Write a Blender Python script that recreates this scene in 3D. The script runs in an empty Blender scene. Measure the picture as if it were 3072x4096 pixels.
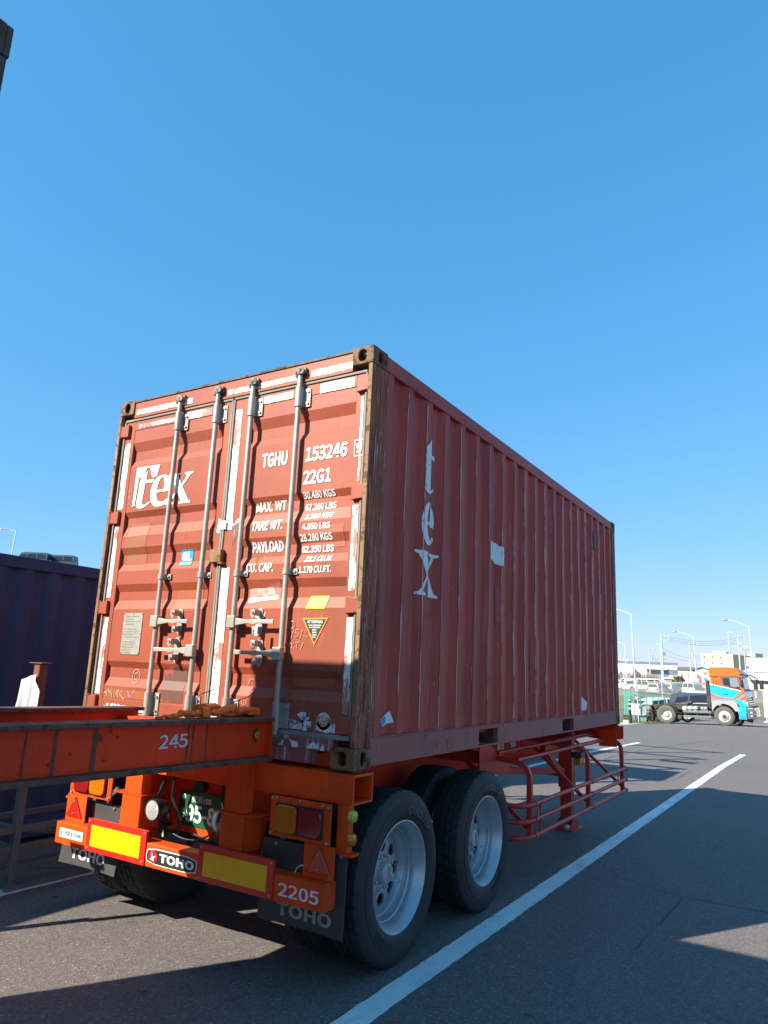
import bpy, bmesh, math, random
from mathutils import Vector, Matrix, noise as mnoise

random.seed(7)
S = bpy.context.scene
COL = S.collection

# ------------------------------------------------------------------ camera
cam_d = bpy.data.cameras.new("camera")
cam = bpy.data.objects.new("camera", cam_d)
COL.objects.link(cam)
yaw, pitch, roll = 0.559089497, 0.214893056, 0.0433234862
F = Vector((-math.sin(yaw)*math.cos(pitch), math.cos(yaw)*math.cos(pitch), math.sin(pitch)))
R0 = Vector((math.cos(yaw), math.sin(yaw), 0)); U0 = R0.cross(F)
R1 = math.cos(roll)*R0 + math.sin(roll)*U0
U1 = -math.sin(roll)*R0 + math.cos(roll)*U0
M = Matrix((R1, U1, -F)).transposed().to_4x4()
M.translation = Vector((2.3217, -3.5043, 1.7394))
cam.matrix_world = M
cam_d.sensor_fit = 'HORIZONTAL'; cam_d.sensor_width = 36.0
cam_d.lens = 36.0*2841.42/3072.0
cam_d.clip_start = 0.05; cam_d.clip_end = 6000
S.camera = cam
S.render.resolution_x, S.render.resolution_y = 768, 1024

# ------------------------------------------------------------------ light
TO_SUN = Vector((-0.57, -1.0, 1.0/1.253)).normalized()
ELEV = math.asin(TO_SUN.z)
W = bpy.data.worlds.new("World"); S.world = W; W.use_nodes = True
wn = W.node_tree.nodes; wl = W.node_tree.links
sky = wn.new("ShaderNodeTexSky"); sky.sky_type = 'NISHITA'; sky.sun_disc = False
sky.sun_elevation = ELEV
sky.sun_rotation = math.atan2(TO_SUN.x, TO_SUN.y) % (2*math.pi)
sky.air_density = 1.0; sky.dust_density = 0.3; sky.ozone_density = 4.0
wn["Background"].inputs[1].default_value = 0.12
# even colour response over the whole sky, like the phone camera's: less red, flatter green and blue
sep = wn.new("ShaderNodeSeparateColor"); cmb = wn.new("ShaderNodeCombineColor"); wl.new(sky.outputs[0], sep.inputs[0])
for i, (gain, power) in enumerate(((0.485, 0.94), (1.26, 0.495), (1.92, 0.45))):
    pw = wn.new("ShaderNodeMath"); pw.operation = 'POWER'; pw.inputs[1].default_value = power
    mu = wn.new("ShaderNodeMath"); mu.operation = 'MULTIPLY'; mu.inputs[1].default_value = gain
    wl.new(sep.outputs[i], pw.inputs[0]); wl.new(pw.outputs[0], mu.inputs[0]); wl.new(mu.outputs[0], cmb.inputs[i])
wl.new(cmb.outputs[0], wn["Background"].inputs[0])
sun_d = bpy.data.lights.new("sun", 'SUN'); sun_d.energy = 5.0; sun_d.angle = math.radians(0.5)
sun_d.color = (1.0, 0.95, 0.82)
sun = bpy.data.objects.new("sun", sun_d); COL.objects.link(sun)
sun.rotation_euler = (-TO_SUN).to_track_quat('-Z', 'Y').to_euler()
sun.location = (-20, -30, 40)
S.view_settings.view_transform = 'Standard'; S.view_settings.look = 'None'
S.view_settings.gamma = 1.0; S.view_settings.exposure = 1.12
S.render.engine = 'CYCLES'

# ------------------------------------------------------------------ helpers
def smooth01(t):
    t = max(0.0, min(1.0, t)); return t*t*(3-2*t)

def g(x, y):
    """height of the yard at (x, y): it drains gently away from the camera"""
    yy = max(y, 0.0)
    if yy < 15: z = -0.009*yy
    elif yy < 41: z = -0.135-0.0222*(yy-15)
    elif yy < 47: z = -0.712-0.04*(yy-41)
    elif yy < 60: z = -0.952
    else: z = min(0.0, -0.952+0.952*(yy-60)/28)
    w = smooth01((y-20)/15)*(1-smooth01((y-50)/15))
    return z + 0.035*max(-7, min(8, x+5.85))*w

def tag(o, label=None, cat=None, group=None, kind=None):
    if label: o["label"] = label
    if cat: o["category"] = cat
    if group: o["group"] = group
    if kind: o["kind"] = kind
    return o

def empty(name, loc=(0, 0, 0), rz=0.0, label=None, cat=None, group=None, parent=None, rot=None):
    o = bpy.data.objects.new(name, None); o.empty_display_size = 0.2
    COL.objects.link(o); o.location = loc
    o.rotation_euler = rot if rot else (0, 0, rz)
    if parent: o.parent = parent
    return tag(o, label, cat, group)

def copy_tree(o, parent=None):
    c = o.copy(); COL.objects.link(c)
    if parent: c.parent = parent
    for ch in list(o.children): copy_tree(ch, c)
    return c

class MB:
    def __init__(s): s.v = []; s.f = []
    def add(s, vs, fs):
        n = len(s.v); s.v += [tuple(p) for p in vs]; s.f += [tuple(i+n for i in f) for f in fs]; return s
    def box(s, x0, x1, y0, y1, z0, z1):
        return s.add([(x0,y0,z0),(x1,y0,z0),(x1,y1,z0),(x0,y1,z0),(x0,y0,z1),(x1,y0,z1),(x1,y1,z1),(x0,y1,z1)],
                     [(0,3,2,1),(4,5,6,7),(0,1,5,4),(1,2,6,5),(2,3,7,6),(3,0,4,7)])
    def prism(s, pts, axis, a, b):
        """polygon of 2D points extruded along axis; axis x: pts are (y,z), y: (x,z), z: (x,y)"""
        def p3(p, t):
            return (t,p[0],p[1]) if axis == 'x' else ((p[0],t,p[1]) if axis == 'y' else (p[0],p[1],t))
        n = len(pts); vs = [p3(p,a) for p in pts]+[p3(p,b) for p in pts]
        fs = [tuple(range(n-1,-1,-1)), tuple(range(n,2*n))]+[(i,(i+1)%n,n+(i+1)%n,n+i) for i in range(n)]
        return s.add(vs, fs)
    def tube(s, path, r, n=8, caps=True):
        path = [Vector(p) for p in path]; m = len(path); vs = []
        rs = r if isinstance(r, (list, tuple)) else [r]*m
        up = None
        for i, p in enumerate(path):
            if i == 0: t = path[1]-p
            elif i == m-1: t = p-path[i-1]
            else: t = (path[i+1]-p).normalized()+(p-path[i-1]).normalized()
            t.normalize()
            if up is None:
                up = t.orthogonal().normalized()
            else:
                up = (up-t*up.dot(t)).normalized()
            w = t.cross(up)
            for k in range(n):
                a = 2*math.pi*k/n
                vs.append(p+(up*math.cos(a)+w*math.sin(a))*rs[i])
        fs = []
        for i in range(m-1):
            for k in range(n):
                a = i*n+k; b = i*n+(k+1)%n
                fs.append((a, b, b+n, a+n))
        if caps:
            fs.append(tuple(range(n-1,-1,-1))); fs.append(tuple(range((m-1)*n, m*n)))
        return s.add(vs, fs)
    def bar(s, p, q, w, h):
        """rectangular bar from p to q, w across (horizontal), h in the other direction"""
        p = Vector(p); q = Vector(q); t = (q-p).normalized()
        side = t.cross(Vector((0,0,1)))
        if side.length < 1e-4: side = Vector((1,0,0))
        side.normalize(); up = side.cross(t).normalized()
        vs = []
        for c in (p, q):
            for (a, b) in ((-1,-1),(1,-1),(1,1),(-1,1)): vs.append(c+side*(a*w/2)+up*(b*h/2))
        return s.add(vs, [(3,2,1,0),(4,5,6,7),(0,1,5,4),(1,2,6,5),(2,3,7,6),(3,0,4,7)])
    def lathe(s, prof, axis='x', c=(0,0,0), n=48, rmod=None, close=False):
        """revolve (t, r) profile around an axis through c"""
        vs = []
        for j, (t, r) in enumerate(prof):
            for k in range(n):
                a = 2*math.pi*k/n; rr = r if rmod is None else rmod(j, k, r)
                if axis == 'x': vs.append((c[0]+t, c[1]+rr*math.cos(a), c[2]+rr*math.sin(a)))
                elif axis == 'y': vs.append((c[0]+rr*math.sin(a), c[1]+t, c[2]+rr*math.cos(a)))
                else: vs.append((c[0]+rr*math.cos(a), c[1]+rr*math.sin(a), c[2]+t))
        fs = []; m = len(prof)
        for j in range(m if close else m-1):
            j2 = (j+1) % m
            for k in range(n): fs.append((j*n+k, j*n+(k+1)%n, j2*n+(k+1)%n, j2*n+k))
        return s.add(vs, fs)
    def disc(s, t, r, axis='x', c=(0,0,0), n=32):
        s.lathe([(t, r)], axis, c, n); k = len(s.v)-n
        s.f.append(tuple(range(k, k+n))); return s
    def holed(s, outer, hole, t0, t1, place):
        """plate between two equally sampled closed 2D loops, thickness t0..t1, place(u,v,t)->xyz"""
        n = len(outer)
        vs = [place(u,v,t0) for u,v in outer]+[place(u,v,t0) for u,v in hole]+[place(u,v,t1) for u,v in outer]+[place(u,v,t1) for u,v in hole]
        fs = []
        for i in range(n):
            j = (i+1) % n
            fs += [(i,j,n+j,n+i), (2*n+i,3*n+i,3*n+j,2*n+j), (i,2*n+i,2*n+j,j), (n+i,n+j,3*n+j,3*n+i)]
        return s.add(vs, fs)
    def mesh(s, name):
        me = bpy.data.meshes.new(name); me.from_pydata(s.v, [], s.f)
        bm = bmesh.new(); bm.from_mesh(me)
        bmesh.ops.recalc_face_normals(bm, faces=bm.faces); bm.to_mesh(me); bm.free()
        return me
    def build(s, name, material, parent=None, smooth=None, bevel=0.0, loc=None, label=None):
        me = s.mesh(name); return link(name, me, material, parent, smooth, bevel, loc, label)

def link(name, me, material, parent=None, smooth=None, bevel=0.0, loc=None, label=None):
    if material and not me.materials: me.materials.append(material)
    o = bpy.data.objects.new(name, me); COL.objects.link(o)
    if parent: o.parent = parent
    if loc: o.location = loc
    if smooth is not None:
        me.polygons.foreach_set("use_smooth", [True]*len(me.polygons))
        try: me.set_sharp_from_angle(angle=math.radians(smooth))
        except Exception: pass
    if bevel:
        b = o.modifiers.new("bevel", 'BEVEL'); b.width = bevel; b.segments = 2
        b.limit_method = 'ANGLE'; b.angle_limit = math.radians(50)
    if label: o["label"] = label
    return o

# ------------------------------------------------------------------ materials
def rgb(h):
    h = h.lstrip('#'); c = [int(h[i:i+2],16)/255 for i in (0,2,4)]
    return tuple(x/12.92 if x <= .04045 else ((x+.055)/1.055)**2.4 for x in c)

class NT:
    def __init__(s, name):
        s.m = bpy.data.materials.new(name); s.m.use_nodes = True
        s.t = s.m.node_tree; s.b = s.t.nodes["Principled BSDF"]; s.tc = None
    def n(s, kind, **kw):
        o = s.t.nodes.new(kind)
        for k, v in kw.items(): setattr(o, k, v)
        return o
    def l(s, a, b): s.t.links.new(a, b)
    def coords(s, scale=(1,1,1)):
        if s.tc is None: s.tc = s.n("ShaderNodeTexCoord")
        mp = s.n("ShaderNodeMapping"); mp.inputs["Scale"].default_value = scale
        s.l(s.tc.outputs["Object"], mp.inputs["Vector"]); return mp.outputs[0]
    def noise(s, scale, detail=4, rough=.55, stretch=(1,1,1), dist=0.0):
        o = s.n("ShaderNodeTexNoise"); o.inputs["Scale"].default_value = scale
        o.inputs["Detail"].default_value = detail; o.inputs["Roughness"].default_value = rough
        o.inputs["Distortion"].default_value = dist
        s.l(s.coords(stretch), o.inputs["Vector"]); return o.outputs["Fac"]
    def ramp(s, fac, a, b, inv=False):
        o = s.n("ShaderNodeMapRange"); o.clamp = True
        o.inputs["From Min"].default_value = a; o.inputs["From Max"].default_value = b
        if inv: o.inputs["To Min"].default_value = 1; o.inputs["To Max"].default_value = 0
        s.l(fac, o.inputs["Value"]); return o.outputs[0]
    def mix(s, fac, a, b, blend='MIX'):
        o = s.n("ShaderNodeMix"); o.data_type = 'RGBA'; o.blend_type = blend
        for sock, val in ((o.inputs[0], fac), (o.inputs[6], a), (o.inputs[7], b)):
            if hasattr(val, "links") or hasattr(val, "is_linked"): s.l(val, sock)
            elif isinstance(val, (int, float)): sock.default_value = val
            else: sock.default_value = (*val[:3], 1)
        return o.outputs[2]
    def math(s, op, a, b=0.0):
        o = s.n("ShaderNodeMath"); o.operation = op
        for sock, val in zip(o.inputs, (a, b)):
            if isinstance(val, (int, float)): sock.default_value = val
            else: s.l(val, sock)
        return o.outputs[0]
    def bump(s, h, strength=.3, dist=.005):
        o = s.n("ShaderNodeBump"); o.inputs["Strength"].default_value = strength
        o.inputs["Distance"].default_value = dist
        s.l(h, o.inputs["Height"]); s.l(o.outputs[0], s.b.inputs["Normal"])
    def done(s, col, rough=.6, metal=0.0, spec=None):
        if isinstance(col, tuple): s.b.inputs["Base Color"].default_value = (*col[:3], 1)
        else: s.l(col, s.b.inputs["Base Color"])
        if isinstance(rough, (int, float)): s.b.inputs["Roughness"].default_value = rough
        else: s.l(rough, s.b.inputs["Roughness"])
        s.b.inputs["Metallic"].default_value = metal
        if spec is not None: s.b.inputs["Specular IOR Level"].default_value = spec
        return s.m

def paint(name, base, rough=.5, var=.18, vscale=2.5, dirt=None, dirt_amt=.0, rust=0.0, rust_col=(.10,.045,.018),
          rust_scale=9, streak=0.0, streak_col=(.5,.45,.4), metal=0.0, bump=.12, spec=None, fine=True):
    t = NT(name)
    dark = tuple(c*(1-var) for c in base); lite = tuple(min(1, c*(1+var)) for c in base)
    col = t.mix(t.ramp(t.noise(vscale, 5), .3, .7), dark, lite)
    if fine: col = t.mix(.25, col, t.mix(t.ramp(t.noise(60, 4), .3, .7), dark, lite))
    if dirt_amt:
        col = t.mix(t.math('MULTIPLY', t.ramp(t.noise(1.7, 7, .65, (1,1,.45)), .42, .75), dirt_amt), col, dirt or (.05,.04,.03))
    if streak:
        f = t.ramp(t.noise(26, 5, .7, (1,1,.06)), .62-.14*streak, .74-.1*streak)
        col = t.mix(t.math('MULTIPLY', f, min(1, .5+streak*.5)), col, streak_col)
    hgt = t.noise(45, 5)
    if rust:
        f = t.ramp(t.noise(rust_scale, 9, .68), .66-.3*rust, .74-.26*rust)
        rc = t.mix(t.noise(30, 4), tuple(c*.55 for c in rust_col), tuple(c*1.7 for c in rust_col))
        col = t.mix(f, col, rc)
        rough = t.math('ADD', t.math('MULTIPLY', f, .3), rough)
    if bump: t.bump(hgt, bump, .004)
    return t.done(col, rough, metal, spec)

def plain(name, base, rough=.5, metal=0.0, spec=None, var=.06):
    t = NT(name)
    return t.done(t.mix(t.ramp(t.noise(14, 4), .3, .7), tuple(c*(1-var) for c in base), tuple(min(1,c*(1+var)) for c in base)), rough, metal, spec)

def worn(name, base, under, amount=.3, scale=14, rough=.55, stretch=(1,1,1)):
    """paint or tape rubbed through in ragged patches to what lies below"""
    t = NT(name)
    f = t.ramp(t.noise(scale, 8, .7, stretch), .62-.25*amount, .66-.22*amount)
    tone = t.mix(t.noise(30, 4), tuple(c*.88 for c in base), base)
    return t.done(t.mix(f, tone, under), rough)

OX = (.31, .068, .035)
M_ox = paint("oxide_red_paint", OX, .5, .17, 1.6, dirt=(.16,.055,.03), dirt_amt=.55, rust=.10, rust_col=(.16,.06,.02), rust_scale=7, streak=.22, streak_col=(.40,.13,.08), bump=.1, spec=.3)
M_side = paint("oxide_red_side_paint", (.39,.055,.037), .5, .22, .9, dirt=(.20,.026,.026), dirt_amt=.65, rust=.14, rust_col=(.17,.04,.018), rust_scale=5, streak=.34, streak_col=(.46,.13,.11), bump=.12, spec=.25)
def rusty_post():
    t = NT("rusty_corner_post")
    col = t.mix(t.ramp(t.noise(46, 8, .7, (1,1,.05), .3), .43, .55), (.17,.052,.020), (.40,.095,.055))
    col = t.mix(t.ramp(t.noise(5, 6, .6, (1,1,.3)), .45, .65), col, (.23,.105,.036))
    col = t.mix(t.ramp(t.noise(62, 8, .75, (1,1,.03), .5), .52, .58), col, (.045,.020,.012))
    col = t.mix(t.ramp(t.noise(75, 8, .75, (1,1,.045), .4), .575, .62), col, (.58,.40,.36))
    t.bump(t.noise(60, 8, .7, (1,1,.06)), .6, .006)
    return t.done(col, .75, 0.0, .25)
M_post = rusty_post()
M_cast = paint("rusty_steel_casting", (.17,.08,.034), .75, .3, 8, rust=.6, rust_col=(.055,.03,.014), rust_scale=18, streak=.2, streak_col=(.3,.2,.13), bump=.5)
M_edge = paint("rusty_ochre_edge", (.22,.115,.045), .7, .3, 8, rust=.5, rust_col=(.09,.045,.018), rust_scale=16, streak=.5, streak_col=(.42,.30,.2), bump=.4)
M_zinc = paint("galvanised_bar", (.40,.385,.335), .45, .16, 9, dirt=(.21,.16,.11), dirt_amt=.7, rust=.08, rust_col=(.16,.09,.05), rust_scale=22, metal=.35, bump=.15)
M_zdark = paint("greasy_zinc_cam", (.16,.14,.11), .6, .3, 12, rust=.45, rust_col=(.05,.03,.02), rust_scale=24, metal=.2, bump=.3)
M_gask = paint("grey_rubber_gasket", (.22,.23,.19), .8, .2, 6, dirt=(.09,.08,.06), dirt_amt=.6, bump=.3)
M_gaskd = plain("black_rubber", (.018,.018,.02), .75)
M_white = worn("worn_white_tape", (.78,.76,.71), (.38,.15,.11), .42, 10, .45, (1,1,.4))
M_whitew = worn("scraped_white_paint", (.62,.62,.66), (.16,.06,.06), .62, 16, .6, (1,1,.5))
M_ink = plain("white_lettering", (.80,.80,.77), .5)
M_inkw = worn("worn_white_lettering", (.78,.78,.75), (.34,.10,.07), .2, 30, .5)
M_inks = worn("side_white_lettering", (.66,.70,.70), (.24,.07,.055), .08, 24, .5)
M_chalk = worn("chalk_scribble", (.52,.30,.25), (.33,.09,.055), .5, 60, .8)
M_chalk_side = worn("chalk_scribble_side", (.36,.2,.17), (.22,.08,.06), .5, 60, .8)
M_org = paint("orange_chassis_paint", (.86,.070,.004), .45, .14, 2.2, dirt=(.22,.03,.006), dirt_amt=.6, rust=.05, rust_col=(.16,.04,.012), streak=.05, streak_col=(.66,.2,.06), bump=.06, spec=.28)
M_orgd = paint("weathered_red_beam_paint", (.90,.050,.009), .55, .16, 2.0, dirt=(.20,.028,.01), dirt_amt=.6, rust=.12, rust_col=(.08,.028,.012), rust_scale=9, streak=.1, streak_col=(.26,.05,.02), bump=.12, spec=.2)
M_flange = paint("grimy_beam_flange", (.13,.05,.03), .7, .3, 5, rust=.5, rust_col=(.05,.03,.02), rust_scale=14, bump=.3)
M_guard = paint("red_side_guard_paint", (.55,.040,.026), .4, .1, 3, dirt=(.26,.035,.02), dirt_amt=.3, bump=.04, spec=.3)
M_black = plain("black_plastic", (.016,.016,.018), .5)
M_tyre = paint("tyre_rubber", (.015,.0145,.015), .7, .3, 7, dirt=(.042,.037,.033), dirt_amt=.5, bump=.25)
M_tyreL = plain("raised_tyre_lettering", (.008,.008,.009), .45)
M_rim = paint("silver_wheel_paint", (.42,.43,.45), .36, .1, 6, dirt=(.16,.14,.12), dirt_amt=.5, metal=.5, rust=.04, rust_scale=16, bump=.05)
M_hub = paint("grey_hub_cap", (.40,.40,.39), .5, .12, 14, metal=.2, bump=.1)
M_ryel = plain("yellow_reflector", (.90,.43,.0), .4)
M_rred = paint("red_reflector_border", (.58,.02,.012), .35, .12, 12, bump=.03)
M_amber = plain("amber_lens", (.50,.125,.003), .12, spec=.7)
M_redl = plain("red_lens", (.24,.008,.010), .12, spec=.7)
M_redtri = plain("red_triangle_reflector", (.40,.014,.01), .25, spec=.7)
M_lamp = plain("clear_lamp_glass", (.62,.62,.60), .08, metal=.5)
M_flap = paint("grey_mudflap_rubber", (.042,.042,.042), .55, .15, 6, dirt=(.085,.08,.075), dirt_amt=.3, bump=.08)
M_plate_g = plain("green_number_plate", (.006,.075,.034), .4)
M_plate_w = plain("white_plate_figures", (.68,.70,.68), .4)
M_bolt = plain("steel_bolt", (.45,.43,.40), .35, .7)
M_blue = paint("navy_container_paint", (.026,.076,.155), .6, .2, 1.2, dirt=(.045,.055,.085), dirt_amt=.5, rust=.09, rust_col=(.09,.04,.022), rust_scale=4, streak=.22, streak_col=(.095,.10,.15), bump=.12, spec=.3)
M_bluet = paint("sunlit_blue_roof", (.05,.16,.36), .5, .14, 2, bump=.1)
M_dk = paint("dark_weathered_container", (.055,.05,.05), .65, .3, 4, rust=.5, rust_col=(.06,.035,.02), rust_scale=10, streak=.4, streak_col=(.14,.11,.1), bump=.3)
M_steel = paint("grey_steel_section", (.15,.15,.15), .5, .2, 5, dirt=(.08,.07,.06), dirt_amt=.5, rust=.15, metal=.1, bump=.12)
M_cloth = plain("white_cloth", (.50,.50,.53), .9, var=.05)

def asphalt():
    t = NT("asphalt"); K = .70
    def k(r, g_, b): return (r*K*1.06, g_*K*.95, b*K*.99)
    big = t.ramp(t.noise(.35, 5), .3, .7)
    col = t.mix(big, k(.155,.145,.130), k(.215,.202,.180))
    mid = t.ramp(t.noise(2.6, 6, .65), .35, .68)
    col = t.mix(t.math('MULTIPLY', mid, .5), col, k(.12,.113,.103))
    lane = t.ramp(t.noise(1.6, 5, .6, (1,.10,1)), .52, .72)                      # traffic-worn lanes along the bays
    col = t.mix(t.math('MULTIPLY', lane, .35), col, k(.25,.235,.21))
    ag = t.n("ShaderNodeTexVoronoi"); ag.inputs["Scale"].default_value = 88
    t.l(t.coords(), ag.inputs["Vector"])
    gr = t.n("ShaderNodeRGBToBW"); t.l(ag.outputs["Color"], gr.inputs[0])
    col = t.mix(.5, col, t.mix(t.ramp(gr.outputs[0], .15, .9), k(.055,.052,.05), k(.38,.36,.31)))
    sp = t.ramp(gr.outputs[0], .86, .9)
    col = t.mix(t.math('MULTIPLY', sp, .5), col, (.42,.40,.36))
    fn = t.noise(330, 3, .6)
    col = t.mix(.3, col, t.mix(t.ramp(fn, .35, .65), k(.07,.067,.062), k(.28,.262,.235)))
    stain = t.ramp(t.noise(1.3, 5, .6), .64, .74)
    col = t.mix(t.math('MULTIPLY', stain, .6), col, (.040,.038,.036))
    drip = t.n("ShaderNodeTexVoronoi"); drip.inputs["Scale"].default_value = 2.3; t.l(t.coords(), drip.inputs["Vector"])
    dr = t.ramp(t.math('ADD', drip.outputs["Distance"], t.math('MULTIPLY', t.noise(14, 4), .10)), .085, .135, True)
    col = t.mix(t.math('MULTIPLY', dr, .65), col, (.022,.021,.02))
    tyre = t.ramp(t.noise(5.5, 3, .5, (1,.035,1), .3), .66, .72)
    col = t.mix(t.math('MULTIPLY', t.math('MULTIPLY', tyre, t.ramp(t.noise(.5, 3), .45, .6)), .45), col, (.04,.038,.037))
    ck = t.n("ShaderNodeTexVoronoi"); ck.feature = 'DISTANCE_TO_EDGE'; ck.inputs["Scale"].default_value = .22
    wob = t.n("ShaderNodeMix"); wob.data_type = 'VECTOR'; wob.inputs[0].default_value = .06
    nz = t.n("ShaderNodeTexNoise"); nz.inputs["Scale"].default_value = 2.2; nz.inputs["Detail"].default_value = 6; t.l(t.coords(), nz.inputs["Vector"])
    t.l(t.coords(), wob.inputs[4]); t.l(nz.outputs["Color"], wob.inputs[5]); t.l(wob.outputs[1], ck.inputs["Vector"])
    crack = t.math('MULTIPLY', t.ramp(ck.outputs["Distance"], .0012, .0026, True), t.ramp(t.noise(.3, 3), .48, .56))
    col = t.mix(t.math('MULTIPLY', crack, .85), col, (.018,.017,.016))
    h = t.math('SUBTRACT', t.math('ADD', t.math('MULTIPLY', ag.outputs["Distance"], .8), fn), crack)
    t.bump(h, .6, .006)
    return t.done(col, .82)
M_asph = asphalt()
def road_paint():
    t = NT("road_line_paint")
    col = t.mix(t.ramp(t.noise(3, 5), .3, .7), (.68,.68,.66), (.82,.82,.80))
    col = t.mix(t.math('MULTIPLY', t.ramp(t.noise(5, 6, .6, (1,.3,1)), .5, .72), .5), col, (.34,.33,.31))     # tyre rubber and dust
    col = t.mix(t.ramp(t.noise(30, 9, .75), .60, .645), col, (.12,.115,.11))                                  # chips down to the asphalt
    col = t.mix(t.math('MULTIPLY', t.ramp(t.noise(260, 3), .55, .75), .35), col, (.36,.36,.35))
    t.bump(t.noise(220, 4), .4, .004)
    return t.done(col, .65)
M_line = road_paint()
M_conc = paint("concrete", (.36,.34,.31), .85, .14, 1.6, dirt=(.22,.2,.18), dirt_amt=.5, bump=.3)
def grass_mat():
    t = NT("dry_grass")
    col = t.mix(t.ramp(t.noise(.6, 6), .35, .65), (.20,.17,.085), (.10,.12,.045))
    col = t.mix(.5, col, t.mix(t.ramp(t.noise(18, 6), .3, .7), (.07,.075,.03), (.30,.26,.15)))
    t.bump(t.noise(30, 6), .9, .05)
    return t.done(col, .9)
M_grass = grass_mat()

# ------------------------------------------------------------------ lettering
import os
FONT = None
try: FONT = bpy.data.fonts.load(os.path.join(bpy.utils.system_resource('DATAFILES'), 'fonts', 'Noto Sans CJK Regular.woff2'))
except Exception: FONT = None
def text_mesh(s, bold=0.0):
    cu = bpy.data.curves.new("txt", 'FONT'); cu.body = s
    if FONT and all(ord(c) < 128 for c in s): cu.font = FONT
    cu.size = 1.0; cu.resolution_u = 3; cu.offset = bold
    o = bpy.data.objects.new("txt", cu); COL.objects.link(o)
    dg = bpy.context.evaluated_depsgraph_get()
    me = bpy.data.meshes.new_from_object(o.evaluated_get(dg))
    bpy.data.objects.remove(o); bpy.data.curves.remove(cu); return me

def smooth_loop(pts, k=4):
    """Catmull-Rom through points marked (u,v,1); (u,v) alone is a sharp corner"""
    n = len(pts); out = []
    for i in range(n):
        p1, p2 = pts[i], pts[(i+1)%n]
        s1, s2 = len(p1) > 2, len(p2) > 2
        out.append(p1[:2])
        if s1 or s2:
            p0 = pts[i-1] if s1 else p1; p3 = pts[(i+2)%n] if s2 else p2
            for j in range(1, k):
                t = j/k
                out.append(tuple(.5*(2*p1[c]+(p2[c]-p0[c])*t+(2*p0[c]-5*p1[c]+4*p2[c]-p3[c])*t*t+(3*p1[c]-p0[c]-3*p2[c]+p3[c])*t**3) for c in (0,1)))
    return out

def poly_mesh(loops):
    cu = bpy.data.curves.new("poly", 'CURVE'); cu.dimensions = '2D'; cu.fill_mode = 'BOTH'
    for lp in loops:
        sp = cu.splines.new('POLY'); sp.points.add(len(lp)-1); sp.use_cyclic_u = True
        for p, q in zip(sp.points, lp): p.co = (q[0], q[1], 0, 1)
    o = bpy.data.objects.new("poly", cu); COL.objects.link(o)
    dg = bpy.context.evaluated_depsgraph_get()
    me = bpy.data.meshes.new_from_object(o.evaluated_get(dg))
    bpy.data.objects.remove(o); bpy.data.curves.remove(cu); return me

def lay(name, me, box, place, material, parent, cuts_u=(), cuts_v=(), shear=0.0, keep=False, rects=None, label=None):
    """fit flat mesh into box (u0,u1,v0,v1) of a surface, fold it along the cuts and put it there with place(u,v)"""
    bm = bmesh.new(); bm.from_mesh(me); bpy.data.meshes.remove(me)
    xs = [v.co.x for v in bm.verts]; ys = [v.co.y for v in bm.verts]
    ax, bx, ay, by = min(xs), max(xs), min(ys), max(ys)
    u0, u1, v0, v1 = box
    for v in bm.verts:
        fx = (v.co.x-ax)/max(1e-9, bx-ax); fy = (v.co.y-ay)/max(1e-9, by-ay)
        v.co = Vector((u0+(u1-u0)*fx+shear*(fy-.5)*(v1-v0), v0+(v1-v0)*fy, 0))
    for c in cuts_u:
        if u0-.1 < c < u1+.1: bmesh.ops.bisect_plane(bm, geom=bm.verts[:]+bm.edges[:]+bm.faces[:], plane_co=(c,0,0), plane_no=(1,0,0))
    for c in cuts_v:
        if v0-.1 < c < v1+.1: bmesh.ops.bisect_plane(bm, geom=bm.verts[:]+bm.edges[:]+bm.faces[:], plane_co=(0,c,0), plane_no=(0,1,0))
    for v in bm.verts: v.co = Vector(place(v.co.x, v.co.y))
    m = bpy.data.meshes.new(name); bm.to_mesh(m); bm.free()
    for mm in list(m.materials): pass
    m.materials.clear(); m.materials.append(material)
    return link(name, m, None, parent, label=label)

GT = [smooth_loop([(.42,1.0),(.30,.90,1),(.08,.82,1),(0,.76),(0,.17,1),(.06,.05,1),(.30,0,1),(.62,.02,1),(1,.12),(.92,.155),(.66,.085,1),(.47,.10,1),(.40,.19),(.40,.66),(1,.66),(1,.735),(.42,.735)])]
GE = [smooth_loop([(.95,.46),(1,.60,1),(.90,.84,1),(.66,.98,1),(.45,1,1),(.20,.92,1),(.04,.70,1),(0,.46,1),(.07,.20,1),(.27,.03,1),(.52,0,1),(.80,.06,1),(1,.21),(.90,.245),(.70,.15,1),(.52,.14,1),(.37,.22,1),(.29,.40),(.29,.46)]),
      smooth_loop([(.29,.53),(.31,.72,1),(.40,.90,1),(.50,.93,1),(.58,.86,1),(.62,.70,1),(.62,.53)])]
GX = [[(0,1),(.46,1),(.46,.95),(.375,.925),(.56,.62),(.75,.90),(.65,.95),(.65,1),(1,1),(1,.95),(.89,.92),(.60,.555),(.915,.08),(1,.05),(1,0),(.53,0),(.53,.05),(.62,.08),(.425,.395),(.215,.09),(.335,.05),(.335,0),(0,0),(0,.05),(.11,.085),(.385,.46),(.095,.92),(0,.95)]]

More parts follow.
